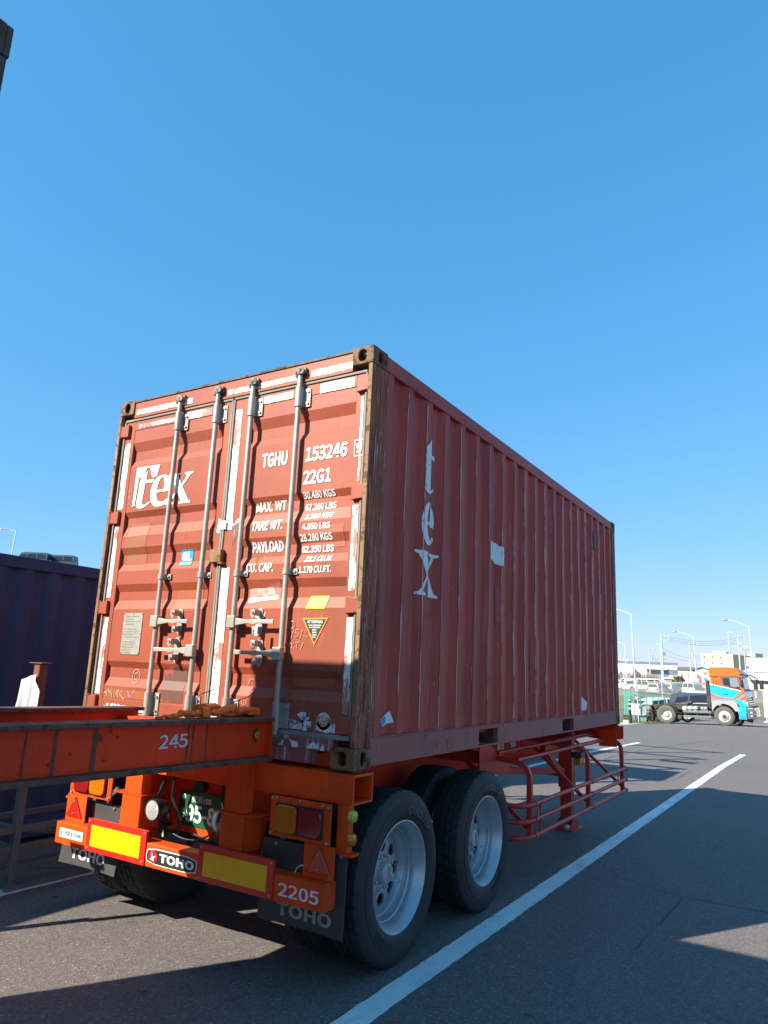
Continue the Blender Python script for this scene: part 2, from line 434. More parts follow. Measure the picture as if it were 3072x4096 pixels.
def stadium(w, h, n, p=2.6):
    out = []
    for i in range(n):
        a = 2*math.pi*i/n; c, s = math.cos(a), math.sin(a)
        k = (abs(c/w)**p+abs(s/h)**p)**(-1/p); out.append((c*k, s*k))
    return out
def rect_loop(x0, x1, y0, y1, n, cx=0, cy=0):
    out = []
    for i in range(n):
        a = 2*math.pi*i/n; c, s = math.cos(a), math.sin(a); k = 1e9
        if c > 1e-9: k = min(k, (x1-cx)/c)
        if c < -1e-9: k = min(k, (x0-cx)/c)
        if s > 1e-9: k = min(k, (y1-cy)/s)
        if s < -1e-9: k = min(k, (y0-cy)/s)
        out.append((cx+c*k, cy+s*k))
    # snap nearest samples to the corners
    for X, Y in ((x0,y0),(x1,y0),(x1,y1),(x0,y1)):
        i = min(range(n), key=lambda q: (out[q][0]-X)**2+(out[q][1]-Y)**2); out[i] = (X, Y)
    return out

# ================================================================== SETTING
def sheet(name, xs, ys, dz, material, kind="structure", jitter=0.0):
    mb = MB(); nx, ny = len(xs), len(ys)
    vs = [(x, y, g(x, y)+dz) for y in ys for x in xs]
    fs = [(j*nx+i, j*nx+i+1, (j+1)*nx+i+1, (j+1)*nx+i) for j in range(ny-1) for i in range(nx-1)]
    mb.add(vs, fs)
    return tag(mb.build(name, material), kind=kind)
def frange(a, b, n): return [a+(b-a)*i/n for i in range(n+1)]
gxs = [-2500,-600,-200,-100,-60,-40,-25]+frange(-20,10,30)+[14,20,40,100,300,900,2500]
gys = [-2500,-500,-100,-30,-10]+frange(-6,64,70)+frange(66,90,8)+[95,110,150,250,500,1200,2500]
sheet("ground", gxs, gys, 0.0, M_asph)

def strip(name, p, q, w, dz=.004, material=None, seg=24, ragged=0.0, parent=None):
    """painted strip on the ground from p to q (its centre line)"""
    p = Vector(p); q = Vector(q); d = (q-p); L = d.length; d.normalize(); n = Vector((d.y, -d.x))
    mb = MB(); vs = []; rnd = random.Random(int(L*100))
    m = seg*(6 if ragged else 1)
    for i in range(m+1):
        c = p+d*(L*i/m)
        for s in (-1, 1):
            e = c+n*(s*(w/2+rnd.uniform(-ragged, ragged))); vs.append((e.x, e.y, g(e.x, e.y)+dz))
    mb.add(vs, [(2*i, 2*i+1, 2*i+3, 2*i+2) for i in range(m)])
    return tag(mb.build(name, material or M_line, parent), kind="structure")
strip("parking_line", (.170,-3.2), (.045,19.75), .155, seg=60, ragged=.0045)
strip("parking_line", (-2.985,-2.0), (-3.05,21.0), .15, seg=60, ragged=.0045)
strip("parking_line", (-6.0,39.9), (-1.2,39.75), .16)
strip("parking_line", (-5.9,43.0), (-1.6,43.2), .14)
strip("parking_line", (-5.9,48.5), (.6,49.2), .14)
strip("parking_line", (-3.0,46.0), (-1.3,46.2), .14)
M_seam = plain("tar_seam", (.035,.034,.033), .7)
strip("tar_seam", (-2.3,13.9), (-2.25,19.2), .02, .003, M_seam)
strip("tar_seam", (-2.25,19.2), (-1.6,24.6), .02, .003, M_seam)
sheet("grass_bank", frange(-60,40,40), frange(61,92,16), .02, M_grass)
sheet("grass_verge", frange(-8.6,-6.2,4), frange(39.4,46.3,8), .02, M_grass)
sheet("concrete_apron", frange(-12,-6.7,6), frange(29.0,39.3,10), .008, M_conc)

# ================================================================== OUR CONTAINER
BZ = 1.16; TZ = BZ+2.591; LEN = 6.058; WID = 2.438
box1 = empty("shipping_container", (-WID/2, 0, BZ), label="weathered brown-red shipping container with white tex lettering on an orange chassis", cat="container")
OFF = Vector((WID/2, 0, -BZ))           # part meshes are written in world metres, then shifted
def part(mb, name, material, parent, smooth=None, bevel=0.0, label=None, off=OFF):
    mb.v = [(x+off[0], y+off[1], z+off[2]) for x, y, z in mb.v]
    return mb.build(name, material, parent, smooth, bevel, label=label)
BOFF = OFF
def b1place(f):
    return lambda u, v: tuple(a+b for a, b in zip(f(u, v), BOFF))

def corner_casting(x, y, z, sx, sy, name, parent, material, off):
    """x,y,z: outer corner (bottom z); body runs sx, sy inwards; holes in the end, side and top/bottom faces"""
    mb = MB(); a, b, h = .162, .178, .118; N = 28
    hz = stadium(.032, .040, N)
    ex = [(u+.085, v+.059) for u, v in hz]
    mb.holed(rect_loop(0, a, 0, h, N, .085, .059), ex, 0, .022, lambda u, v, t: (x+sx*u, y+sy*t, z+v))
    hs = [(u*.8+.095, v+.059) for u, v in hz]
    mb.holed(rect_loop(.022, b, 0, h, N, .095, .059), hs, 0, .022, lambda u, v, t: (x+sx*t, y+sy*u, z+v))
    ht = [(u*1.1+.09, v*1.4+.1) for u, v in hz]
    for t0, t1 in ((0, .02), (h-.026, h)):
        mb.holed(rect_loop(.022, a, .022, b, N, .09, .1), ht, t0, t1, lambda u, v, t: (x+sx*u, y+sy*v, z+t))
    mb.box(*sorted((x+sx*(a-.012), x+sx*(a-.001))), *sorted((y+sy*.022, y+sy*(b-.001))), z+.021, z+h-.027)
    mb.box(*sorted((x+sx*.022, x+sx*(a-.012))), *sorted((y+sy*(b-.012), y+sy*(b-.001))), z+.021, z+h-.027)
    return part(mb, name, material, parent, bevel=.004, off=off)
for zz in (BZ, TZ-.118):
    for (x, sx) in ((0, -1), (-WID, 1)):
        for (y, sy) in ((0, 1), (LEN, -1)):
            corner_casting(x, y, zz, sx, sy, "corner_casting", box1, M_cast, OFF)

# corner posts: rear pair are channels that the hinges sit in, front pair plain
for (x, s) in ((0, -1), (-WID, 1)):
    def X_(a, b): return sorted((x+s*a, x+s*b))
    mb = MB()
    mb.box(*X_(.004, .024), .004, .205, BZ+.119, TZ-.119)        # outer wall of the post
    mb.box(*X_(.0245, .075), .062, .085, BZ+.119, TZ-.119)       # recess floor
    mb.box(*X_(.0245, .11), .120, .204, BZ+.119, TZ-.119)
    part(mb, "corner_post", M_post, box1, bevel=.004)
    mb = MB(); mb.box(*X_(.0, .030), -.003, .0035, BZ+.125, TZ-.125)
    part(mb, "post_lip", M_edge, box1, bevel=.003)
    mb = MB(); mb.box(*X_(.003, .12), LEN-.16, LEN-.004, BZ+.119, TZ-.119)
    part(mb, "corner_post", M_post, box1, bevel=.006)

# corrugated walls ------------------------------------------------------------
PITCH, SL, FL, DEP = .280, .068, .072, .036
def side_off(y):
    """depth inwards of the side wall at y (0 = outer flat)"""
    t = (y-.138) % PITCH
    if t < SL: return DEP*(1-t/SL)
    t -= SL
    if t < FL: return 0.0
    t -= FL
    if t < SL: return DEP*t/SL
    return DEP
def side_breaks(y0, y1):
    out = []; k = -1
    while .138+k*PITCH < y1:
        b = .138+k*PITCH
        out += [b, b+SL, b+SL+FL, b+2*SL+FL]; k += 1
    return [y0]+[y for y in out if y0+.004 < y < y1-.004]+[y1]
SIDE_Y0, SIDE_Y1, SIDE_Z0, SIDE_Z1 = .2055, LEN-.161, BZ+.168, TZ-.108
def dent(a, z, seed=0):
    v = mnoise.noise(Vector((a*.9+seed, z*.7, 3.1)))*.008+mnoise.noise(Vector((a*4+seed, z*2.4, 7.7)))*.0035
    low = max(0, 1-(z-BZ)/2.2)
    v += low*.017*max(0, mnoise.noise(Vector((a*2.2+seed, z*1.5, 1.3))))*1.6
    return v
def corrugated_wall(name, xo, sgn, material, parent, y0, y1, z0, z1, off, seed=0, rows=26, breaks=None, offf=side_off):
    ys = breaks or side_breaks(y0, y1); zs = frange(z0, z1, rows); mb = MB(); n = len(ys)
    vs = []
    for z in zs:
        for i, y in enumerate(ys):
            edge = 0 if (z in (z0, z1) or i in (0, n-1)) else 1
            vs.append((xo-sgn*(offf(y)+edge*(.002+dent(y, z, seed))), y, z))
    mb.add(vs, [(j*n+i, j*n+i+1, (j+1)*n+i+1, (j+1)*n+i) for j in range(rows) for i in range(n-1)])
    return part(mb, name, material, parent, off=off)
XO = -.010
corrugated_wall("side_panel", XO, 1, M_side, box1, SIDE_Y0, SIDE_Y1, SIDE_Z0, SIDE_Z1, OFF)
corrugated_wall("side_panel", -WID-XO, -1, M_side, box1, SIDE_Y0, SIDE_Y1, SIDE_Z0, SIDE_Z1, OFF, 5, 8)
mb = MB(); mb.box(-WID+.13, -.13, LEN-.05, LEN-.03, BZ+.13, TZ-.1)
for k in range(8):
    x = -WID+.22+k*.27; mb.box(x, x+.1, LEN-.03, LEN-.012, BZ+.16, TZ-.12)
part(mb, "front_panel", M_side, box1)
mb = MB()                                                         # roof: shallow cross corrugation
xs = [-WID+.012, -.012]; ys = frange(.13, LEN-.1, 84)
vs = [(x, y, TZ-.028+(.012 if (j//2) % 2 else 0)) for j, y in enumerate(ys) for x in xs]
mb.add(vs, [(2*j, 2*j+1, 2*j+3, 2*j+2) for j in range(len(ys)-1)])
part(mb, "roof_panel", M_ox, box1)
mb = MB(); mb.box(-WID+.1, -.1, .16, LEN-.1, BZ+.10, BZ+.128); part(mb, "floor_panel", M_side, box1)

for (x, s) in ((0, -1), (-WID, 1)):
    def X_(a, b): return sorted((x+s*a, x+s*b))
    mb = MB(); mb.box(*X_(.004, .062), .179, LEN-.179, TZ-.112, TZ-.010)
    part(mb, "top_rail", M_side, box1, bevel=.004)
    # bottom rail with two fork pockets
    cuts = [(1.72, 2.09), (3.75, 4.13)]; mb = MB(); y = .179
    for a, b in cuts+[(LEN-.179, LEN-.179)]:
        mb.box(*X_(.003, .05), y, a, BZ+.012, BZ+.165); y = b
    for a, b in cuts:
        mb.box(*X_(.003, .05), a+.0005, b-.0005, BZ+.142, BZ+.165); mb.box(*X_(.003, .05), a+.0005, b-.0005, BZ+.012, BZ+.026)
    mb.box(*X_(.0, .075), .182, LEN-.182, BZ+.1655, BZ+.1735)
    part(mb, "bottom_rail", paint("grimy_rail_paint", (.30,.075,.062), .6, .16, 3, dirt=(.17,.075,.06), dirt_amt=.75, rust=.2, rust_col=(.09,.05,.03), streak=.18, streak_col=(.3,.2,.16), bump=.2) if s == -1 else M_side, box1, bevel=.003)
    for a, b in cuts:
        mb = MB()
        for (q, w) in ((a-.012, a-.002), (b+.002, b+.012)): mb.box(*X_(.051, 1.2), q, w, BZ+.012, BZ+.14)
        mb.box(*X_(.051, 1.2), a-.012, b+.012, BZ+.1402, BZ+.15)
        part(mb, "fork_pocket", M_dk, box1)

# rear door frame ------------------------------------------------------------
mb = MB(); mb.box(-WID+.1625, -.1625, .012, .09, 3.598, TZ-.022)
part(mb, "door_header", M_ox, box1, bevel=.004)
mb = MB(); mb.box(-WID+.1625, -.1625, .004, .1, TZ-.0215, TZ-.006); part(mb, "header_flange", M_dk, box1)
mb = MB()                                                         # sill with the two notches beside the castings
mb.box(-WID+.1625, -.1625, .012, .1, 1.248, 1.315)
mb.box(-WID+.32, -.32, .014, .1, BZ+.01, 1.2475)
part(mb, "door_sill", paint("scraped_sill_paint", (.22,.068,.06), .6, .2, 5, rust=.15, streak=.75, streak_col=(.46,.42,.48), bump=.2), box1, bevel=.004)

YO, YD = .034, .025                                               # outer flat of the door skin, depth of its recesses
REC = [(3.396,3.323,3.249,3.195),(2.83,2.784,2.713,2.637),(2.549,2.494,2.421,2.368),(2.268,2.213,2.148,2.08),(1.701,1.656,1.583,1.522)]
DOOR_CUTS = [z for r in REC for z in r]
def door_y(z):
    for a, b, c, d in REC:
        if d <= z <= a:
            if z > b: return YO+YD*(a-z)/(a-b)
            if z < c: return YO+YD*(z-d)/(c-d)
            return YO+YD
    return YO
def pd(u, v, e=.0042): return (u, door_y(v)-e, v)
PD = b1place(pd)
PF = b1place(lambda u, v: (u, YO-.0065, v))                       # on the door's outer frame
DZ0, DZ1 = 1.345, 3.578
doors = []
for (x0, x1, px0, px1, lab) in ((-1.186, -.066, -1.035, -.135, "right-hand door with the white container number and weights"), (-2.372, -1.222, -2.268, -1.285, "left-hand door with the white tex mark and data plate")):
    d = empty("door", (0, 0, 0), parent=box1); d["label"] = lab; doors.append(d)
    mb = MB(); zs = sorted([1.43, 3.50]+DOOR_CUTS); xs = frange(px0, px1, 10); n = len(xs)
    zz = []
    for a, b in zip(zs, zs[1:]): zz += [a+(b-a)*k/3 for k in range(3)]
    zz.append(zs[-1])
    vs = [(x, door_y(z)+(mnoise.noise(Vector((x*2, z*2, 1)))*.001 if 0 < i < n-1 else 0), z) for z in zz for i, x in enumerate(xs)]
    mb.add(vs, [(j*n+i, j*n+i+1, (j+1)*n+i+1, (j+1)*n+i) for j in range(len(zz)-1) for i in range(n-1)])
    part(mb, "door_skin", M_ox, d)
    mb = MB(); yf = YO-.004                                        # perimeter frame of the leaf
    mb.box(x0, px0, yf, .085, DZ0, DZ1); mb.box(px1, x1, yf, .085, DZ0, DZ1)
    mb.box(px0+.0005, px1-.0005, yf, .085, DZ0, 1.43); mb.box(px0+.0005, px1-.0005, yf, .085, 3.50, DZ1)
    part(mb, "door_frame", M_ox, d, bevel=.003)
    mb = MB(); mb.box(x0-.002, x1+.002, .086, .10, DZ0-.01, DZ1+.01); part(mb, "door_back", M_gaskd, d)
    # rubber gasket round the leaf
    mb = MB(); gy0, gy1 = .020, .05
    mb.box(x0-.012, x1+.012, gy0, gy1, DZ1+.001, DZ1+.019); mb.box(x0-.012, x1+.012, gy0, gy1, DZ0-.03, DZ0-.001)
    mb.box(x0-.018, x0-.001, gy0, gy1, DZ0, DZ1); mb.box(x1+.001, x1+.016, gy0, gy1, DZ0, DZ1)
    part(mb, "gasket", M_gask, d, bevel=.004)
    # hinges
    for hzz in (3.500, 2.792, 2.094, 1.402):
        mb = MB(); s = 1 if x1 > -.5 else -1; xe = x1 if s > 0 else x0
        mb.prism([(xe-s*.055, hzz-.052), (xe+s*.034, hzz-.045), (xe+s*.034, hzz+.040), (xe-s*.055, hzz+.052)], 'y', .004, yf-.001)
        mb.lathe([(-.055,.0),(-.055,.016),(.055,.016),(.055,0)], 'z', (xe+s*.040, .016, hzz), 12)
        part(mb, "hinge", M_ox, d, bevel=.004)

# lock bars, handles -----------------------------------------------------------
BY = -.006
for i, bx_ in enumerate((-.580, -1.000, -1.338, -1.735)):
    d = doors[0] if i < 2 else doors[1]
    mb = MB(); mb.tube([(bx_, BY, 1.30), (bx_, BY, 3.655)], .0175, 16); part(mb, "lock_bar", M_zinc, d, 40)
    for zc_, cw, hh, r in ((3.485, .045, .068, .026), (2.31, .036, .020, .024), (1.425, .045, .078, .026)):
        mb = MB(); mb.lathe([(-hh,.018),(-hh,r),(hh,r),(hh,.018)], 'z', (bx_, BY, zc_), 16)
        mb.box(bx_+.004, bx_+cw+.03, YO-.012, YO-.0045, zc_-hh*.95, zc_+hh*.95)
        mb.box(bx_-.02, bx_+.02, BY, YO-.012, zc_-hh*.9, zc_+hh*.9)
        part(mb, "bar_bracket", M_zinc, d, 40)
        for dz_ in ((-.6, .6) if hh > .05 else (0,)):
            mb = MB(); mb.lathe([(-.012,.0),(-.012,.008),(-.002,.009),(0,.009)], 'y', (bx_+cw+.012, YO-.012, zc_+dz_*hh), 10)
            part(mb, "bracket_bolt", M_bolt, d, 40)
    for ze, up in ((3.665, 1), (1.285, -1)):                       # cam ends that bite the keepers
        mb = MB(); mb.lathe([(-.025,.0),(-.025,.024),(.0,.03),(.028,.022),(.028,0)], 'z', (bx_, BY, ze), 10)
        mb.prism([(bx_-.03, ze-.012), (bx_+.034, ze-.02), (bx_+.045, ze+.006), (bx_+.012, ze+.030), (bx_-.022, ze+.022)], 'y', BY-.022, BY+.004)
        mb.box(bx_-.042, bx_-.026, BY-.01, .011, ze-.03, ze+.012); mb.box(bx_+.03, bx_+.046, BY-.006, .011, ze-.016, ze+.026)
        part(mb, "locking_cam", M_zdark, d, 35)
    # handle: top pair swings from the inner bars, bottom pair from the outer ones
HY = -.034
for (pvx, tipx, zc_, d) in ((-1.735, -1.395, 1.988, doors[1]), (-1.338, -1.70, 1.793, doors[1]), (-1.000, -.632, 1.988, doors[0]), (-.580, -.945, 1.793, doors[0])):
    s = 1 if tipx > pvx else -1
    mb = MB(); mb.box(*sorted((pvx-s*.026, pvx+s*.042)), HY-.010, BY+.006, zc_-.040, zc_+.040)
    part(mb, "handle_hub", M_zinc, d, bevel=.005)
    mb = MB(); xm = pvx+s*.2
    a = pvx+s*.046
    mb.prism([(a, zc_-.024), (a, zc_+.024), (xm-s*.05, zc_+.012), (xm, zc_+.017), (xm+s*.04, zc_+.013), (tipx, zc_+.016), (tipx, zc_-.014), (xm+s*.04, zc_-.010), (xm, zc_-.018), (xm-s*.05, zc_-.010)], 'y', HY-.004, HY+.007)
    part(mb, "handle", M_zinc, d, bevel=.003)
    mb = MB()                                                      # catch and its retainer plate
    lp = smooth_loop([(xm-.022, zc_+.070,1), (xm, zc_+.090,1), (xm+.022, zc_+.070,1), (xm+.026, zc_-.055,1), (xm, zc_-.085,1), (xm-.026, zc_-.055,1)], 4)
    mb.prism(lp, 'y', YO-.010, YO-.0045)
    mb.box(xm-.007, xm+.007, HY-.004, YO-.0105, zc_+.040, zc_+.078)
    mb.prism([(xm-.020, zc_+.078), (xm+.020, zc_+.078), (xm+.016, zc_+.026), (xm-.004, zc_+.022), (xm-.018, zc_+.040)], 'y', HY-.014, HY-.0045)
    mb.prism([(xm-.018, zc_-.030), (xm+.018, zc_-.030), (xm+.014, zc_-.072), (xm-.012, zc_-.076)], 'y', HY+.008, HY+.018)
    mb.box(xm-.007, xm+.007, HY+.0185, YO-.0105, zc_-.068, zc_-.040)
    part(mb, "handle_catch", M_zinc, d, bevel=.0015)
    for dz_ in (.068, -.062):
        mb = MB(); mb.lathe([(-.009,0),(-.009,.009),(0,.010)], 'y', (xm+.002, HY-.014 if dz_ > 0 else HY+.008, zc_+dz_*.86), 10)
        part(mb, "catch_bolt", M_bolt, d, 40)
mb = MB(); mb.box(-.755, -.735, HY-.03, HY-.024, 1.90, 1.965)
part(mb, "door_seal_tag", M_ink, doors[0])
mb = MB(); mb.box(-1.275, -1.165, -.012, YO-.005, 2.392, 2.482); mb.box(-1.195, -1.150, -.012, YO-.005, 2.380, 2.3915)
part(mb, "lock_box", M_edge, box1, bevel=.005)

# white tape, stickers, lettering ----------------------------------------------
def rect(u0, u1, v0, v1): return [(u0,v0),(u1,v0),(u1,v1),(u0,v1)]
def decal(name, pts, material, parent, place=PD, cuts=DOOR_CUTS, lab=None):
    if name in ("scraped_tape", "torn_tape", "torn_sticker", "faded_sticker", "reflective_tape"):
        rr = random.Random(int(abs(pts[0][0])*1e4)); j = .0022 if name == "reflective_tape" else .005; o_ = []
        for a, b in zip(pts, pts[1:]+pts[:1]):
            m = max(2, int(math.hypot(b[0]-a[0], b[1]-a[1])/.03))
            for k in range(m):
                t = k/m; o_.append((a[0]+(b[0]-a[0])*t+(rr.uniform(-j, j) if k else 0), a[1]+(b[1]-a[1])*t+(rr.uniform(-j, j) if k else 0)))
        pts = o_
    us = [p[0] for p in pts]; vs = [p[1] for p in pts]
    return lay(name, poly_mesh([[p[:2] for p in pts]]), (min(us), max(us), min(vs), max(vs)), place, material, parent, (), cuts, label=lab)
R_, L_ = doors
PDP = b1place(lambda u, v: pd(u, v, .0022))
def stain(name, c, amt): return worn(name, c, OX, amt, 5, .55, (1,1,.5))
for d, u0, u1, v0, v1, m in ((L_, -2.21, -1.99, 2.42, 2.74, stain("brown_stain", (.27,.085,.025), .5)), (L_, -1.62, -1.36, 2.06, 2.27, stain("orange_brown_stain", (.32,.07,.018), .3)),
                             (L_, -1.66, -1.44, 1.44, 1.68, stain("grey_stain", (.13,.05,.035), .55)), (R_, -.95, -.66, 2.14, 2.26, stain("pale_stain", (.42,.16,.12), .6)),
                             (R_, -.52, -.20, 1.60, 1.70, stain("dark_stain", (.19,.05,.03), .6)), (L_, -2.25, -1.80, 1.44, 1.50, stain("rust_stain", (.30,.09,.02), .5)), (R_, -.46, -.18, 2.46, 2.60, stain("ochre_stain", (.36,.12,.03), .75))):
    lay("stain", poly_mesh([rect(u0, u1, v0, v1)]), (u0, u1, v0, v1), PDP, m, d, frange(u0, u1, 3), DOOR_CUTS)
PH = b1place(lambda u, v: (u, .0095, v))
for a, b, z0, z1 in ((-2.255, -1.62, 3.622, 3.664), (-1.26, -.62, 3.622, 3.660), (-.50, -.165, 3.620, 3.668)):
    decal("reflective_tape", rect(a, b, z0, z1), M_white, box1, PH, ())
for d, a, b, z0, z1 in ((L_, -2.235, -1.79, 3.513, 3.545), (L_, -1.68, -1.42, 3.505, 3.560), (R_, -.92, -.66, 3.505, 3.556), (R_, -.43, -.15, 3.500, 3.566)):
    decal("reflective_tape", rect(a, b, z0, z1), M_white, d, PF, ())
for d, a, b, z0, z1 in ((L_, -2.362, -2.300, 2.86, 3.40), (L_, -2.362, -2.318, 2.17, 2.72), (L_, -2.356, -2.306, 1.46, 2.02),
                        (R_, -.094, -.076, 2.86, 3.42), (R_, -.118, -.072, 2.18, 2.71), (R_, -.118, -.072, 1.46, 2.02),
                        (R_, -1.178, -1.118, 2.62, 3.50), (R_, -1.178, -1.105, 1.37, 2.36)):
    decal("reflective_tape", rect(a, b, z0, z1), M_white, d, PF, ())
for d, a, b, z0, z1 in ((R_, -.545, -.16, 1.352, 1.405), (L_, -2.24, -1.80, 1.352, 1.395)):
    decal("scraped_tape", rect(a, b, z0, z1), M_whitew, d, PF, ())
PS_ = b1place(lambda u, v: (u, .0095, v))
decal("scraped_tape", [(-.56,1.256),(-.40,1.252),(-.415,1.285),(-.50,1.298),(-.555,1.302)], M_whitew, box1, PS_, ())
decal("scraped_tape", [(-.35,1.255),(-.20,1.252),(-.22,1.29),(-.30,1.296)], M_whitew, box1, PS_, ())
for pts in ([(-1.276,2.60),(-1.228,2.59),(-1.228,2.70),(-1.25,2.71)], [(-1.105,2.50),(-1.05,2.60),(-1.05,2.72),(-1.11,2.66)]):
    decal("torn_tape", pts, M_whitew, L_ if pts[0][0] < -1.2 else R_, PF, ())
decal("paper_label", rect(-1.222, -1.165, 2.625, 2.685), M_ink, box1, b1place(lambda u, v: (u, .014, v)), ())

def word(s, u0, u1, v0, v1, d, material=M_ink, shear=0.0, bold=.012, place=PD, cuts=DOOR_CUTS, name="lettering"):
    return lay(name, text_mesh(s, bold), (u0, u1, v0, v1), place, material, d, (), cuts, shear)
word("TGHU", -.895, -.672, 3.036, 3.137, R_)
word("153246", -.515, -.184, 3.036, 3.135, R_)
word("22G1", -.525, -.302, 2.880, 2.975, R_)
word("9", -.112, -.072, 3.046, 3.112, R_, place=b1place(lambda u, v: (u, YO-.008, v)), cuts=())
fr = [(-.128,3.024),(-.056,3.024),(-.056,3.134),(-.128,3.134)]; fi = [(u+(.005 if u < -.09 else -.005), v+(.006 if v < 3.08 else -.006)) for u, v in fr]
lay("number_frame", poly_mesh([fr, fi]), (-.128, -.056, 3.024, 3.134), b1place(lambda u, v: (u, YO-.008, v)), M_ink, R_)
for s, u0, u1, v0, v1, sh in (("30.480 KGS",-.522,-.268,2.787,2.832,0),("67.200 LBS",-.508,-.262,2.709,2.754,0),("2.200 KGS",-.492,-.270,2.648,2.684,.3),("4.850 LBS",-.507,-.284,2.579,2.620,0),
                              ("28.280 KGS",-.525,-.270,2.506,2.551,0),("62.350 LBS",-.512,-.262,2.432,2.478,0),("33.1 CU.M.",-.470,-.256,2.370,2.408,.3),("1.170 CU.FT.",-.510,-.256,2.299,2.343,0)):
    word(s, u0, u1, v0, v1, R_, M_ink, sh, .010)
word("MAX. WT", -.932, -.668, 2.729, 2.796, R_, M_inkw); word("TARE WT.", -.942, -.668, 2.596, 2.663, R_, M_inkw, .15)
word("PAYLOAD", -.934, -.668, 2.451, 2.524, R_, M_ink); word("CU. CAP.", -.958, -.722, 2.317, 2.378, R_, M_inkw)
lay("lettering", poly_mesh(GT), (-2.140, -1.985, 2.850, 3.150), PD, M_ink, L_, (), DOOR_CUTS, .10)
lay("lettering", poly_mesh(GE), (-2.000, -1.770, 2.850, 3.095), PD, M_ink, L_, (), DOOR_CUTS, .04)
lay("lettering", poly_mesh(GX), (-1.815, -1.556, 2.853, 3.088), PD, M_ink, L_, (), DOOR_CUTS, .04)
decal("lettering", smooth_loop([(-2.188,3.184),(-1.926,3.182),(-1.948,3.095),(-1.99,3.085,1),(-2.012,3.11),(-2.035,3.165,1),(-2.07,3.165,1),(-2.10,3.105,1),(-2.13,3.095),(-2.148,3.12),(-2.158,3.03),(-2.168,2.875),(-2.195,2.872)], 3), M_inkw, L_)
decal("certificate_sticker", rect(-1.618, -1.497, 2.392, 2.508), plain("blue_sticker", (.02,.28,.47), .35), L_)
PD2 = b1place(lambda u, v: pd(u, v, .0058))
word("GL", -1.605, -1.512, 2.425, 2.492, L_, place=PD2, bold=.02); word("CERTIFIED", -1.612, -1.502, 2.397, 2.409, L_, place=PD2, bold=0)
decal("data_plate", rect(-2.132, -1.928, 1.752, 2.052), paint("stamped_aluminium_plate", (.40,.38,.33), .45, .2, 26, dirt=(.22,.2,.17), dirt_amt=.5, metal=.4, bump=.3), L_)
M_plt = plain("plate_engraving", (.20,.185,.16), .6)
for k in range(15):
    z = 2.03-k*.0185; w = random.Random(k).uniform(.08, .17)
    if k in (4, 9): continue
    if k == 8: word("CSC SAFETY APPROVAL", -2.118, -1.945, z-.010, z, L_, M_plt, 0, 0, PD2)
    else: lay("engraved_line", poly_mesh([rect(-2.118, -2.118+w, z-.006, z)]), (-2.118, -2.118+w, z-.006, z), PD2, M_plt, L_)
for (u, v) in ((-2.124,2.044),(-2.03,2.044),(-1.936,2.044),(-2.124,1.9),(-1.936,1.9),(-2.124,1.76),(-1.936,1.76)):
    mb = MB(); mb.lathe([(-.006,0),(-.005,.005),(-.002,.006)], 'y', (u, YO-.002, v), 8)
    part(mb, "plate_rivet", M_edge, L_)
decal("yellow_sticker", [(-.436,2.076),(-.290,2.073),(-.274,2.155),(-.416,2.156)], plain("yellow_sticker_paint", (.85,.70,.01), .5), R_)
TRI = [(-.456,2.016),(-.256,2.020),(-.352,1.851)]
decal("warning_sticker", TRI, plain("orange_sticker", (.75,.25,.02), .5), R_)
c_ = (sum(p[0] for p in TRI)/3, sum(p[1] for p in TRI)/3)
decal("warning_sticker_field", [(c_[0]+(p[0]-c_[0])*.84, c_[1]+(p[1]-c_[1])*.84) for p in TRI], plain("black_sticker", (.02,.02,.02), .5), R_, PD2)
PD3 = b1place(lambda u, v: pd(u, v, .0074))
for s, w, z, h in (("ATTENTION",.118,1.985,.017),("THIS CONTAINER",.098,1.968,.009),("MUST BE REPAIRED",.086,1.955,.009),("ONLY",.034,1.940,.009),("WITH",.034,1.925,.009),("CORTEN",.036,1.910,.009),("STEEL",.028,1.896,.009)):
    word(s, -.3535-w/2, -.3535+w/2, z, z+h, R_, place=PD3, bold=0.01)
decal("torn_sticker", [(-.930,2.12),(-.682,2.138),(-.682,2.166),(-.925,2.150)], M_ink, R_)
decal("faded_sticker", [(-.922,2.152),(-.70,2.168),(-.73,2.222),(-.80,2.214),(-.925,2.206)], worn("faded_sticker_paper", (.52,.33,.28), (.45,.2,.15), .5, 20), R_)
decal("torn_sticker", [(-.80,2.02),(-.765,2.02),(-.76,2.055),(-.775,2.03),(-.79,2.06),(-.83,2.035),(-.85,2.06),(-.865,2.02)], M_inkw, R_)
decal("torn_sticker", [(-.445,1.440),(-.358,1.469),(-.345,1.455),(-.350,1.440),(-.333,1.425),(-.411,1.391)], M_whitew, R_, PF)
decal("round_sticker", [(-.246+.052*math.cos(a), 1.413+.05*math.sin(a)) for a in frange(0, 6.0, 22)], M_whitew, R_, PF)
decal("round_sticker_print", [(-.246+.036*math.cos(a), 1.416+.035*math.sin(a)) for a in frange(.3, 5.6, 16)], worn("faded_orange_print", (.5,.2,.06), (.5,.5,.52), .5, 40), R_, b1place(lambda u, v: (u, YO-.0085, v)))

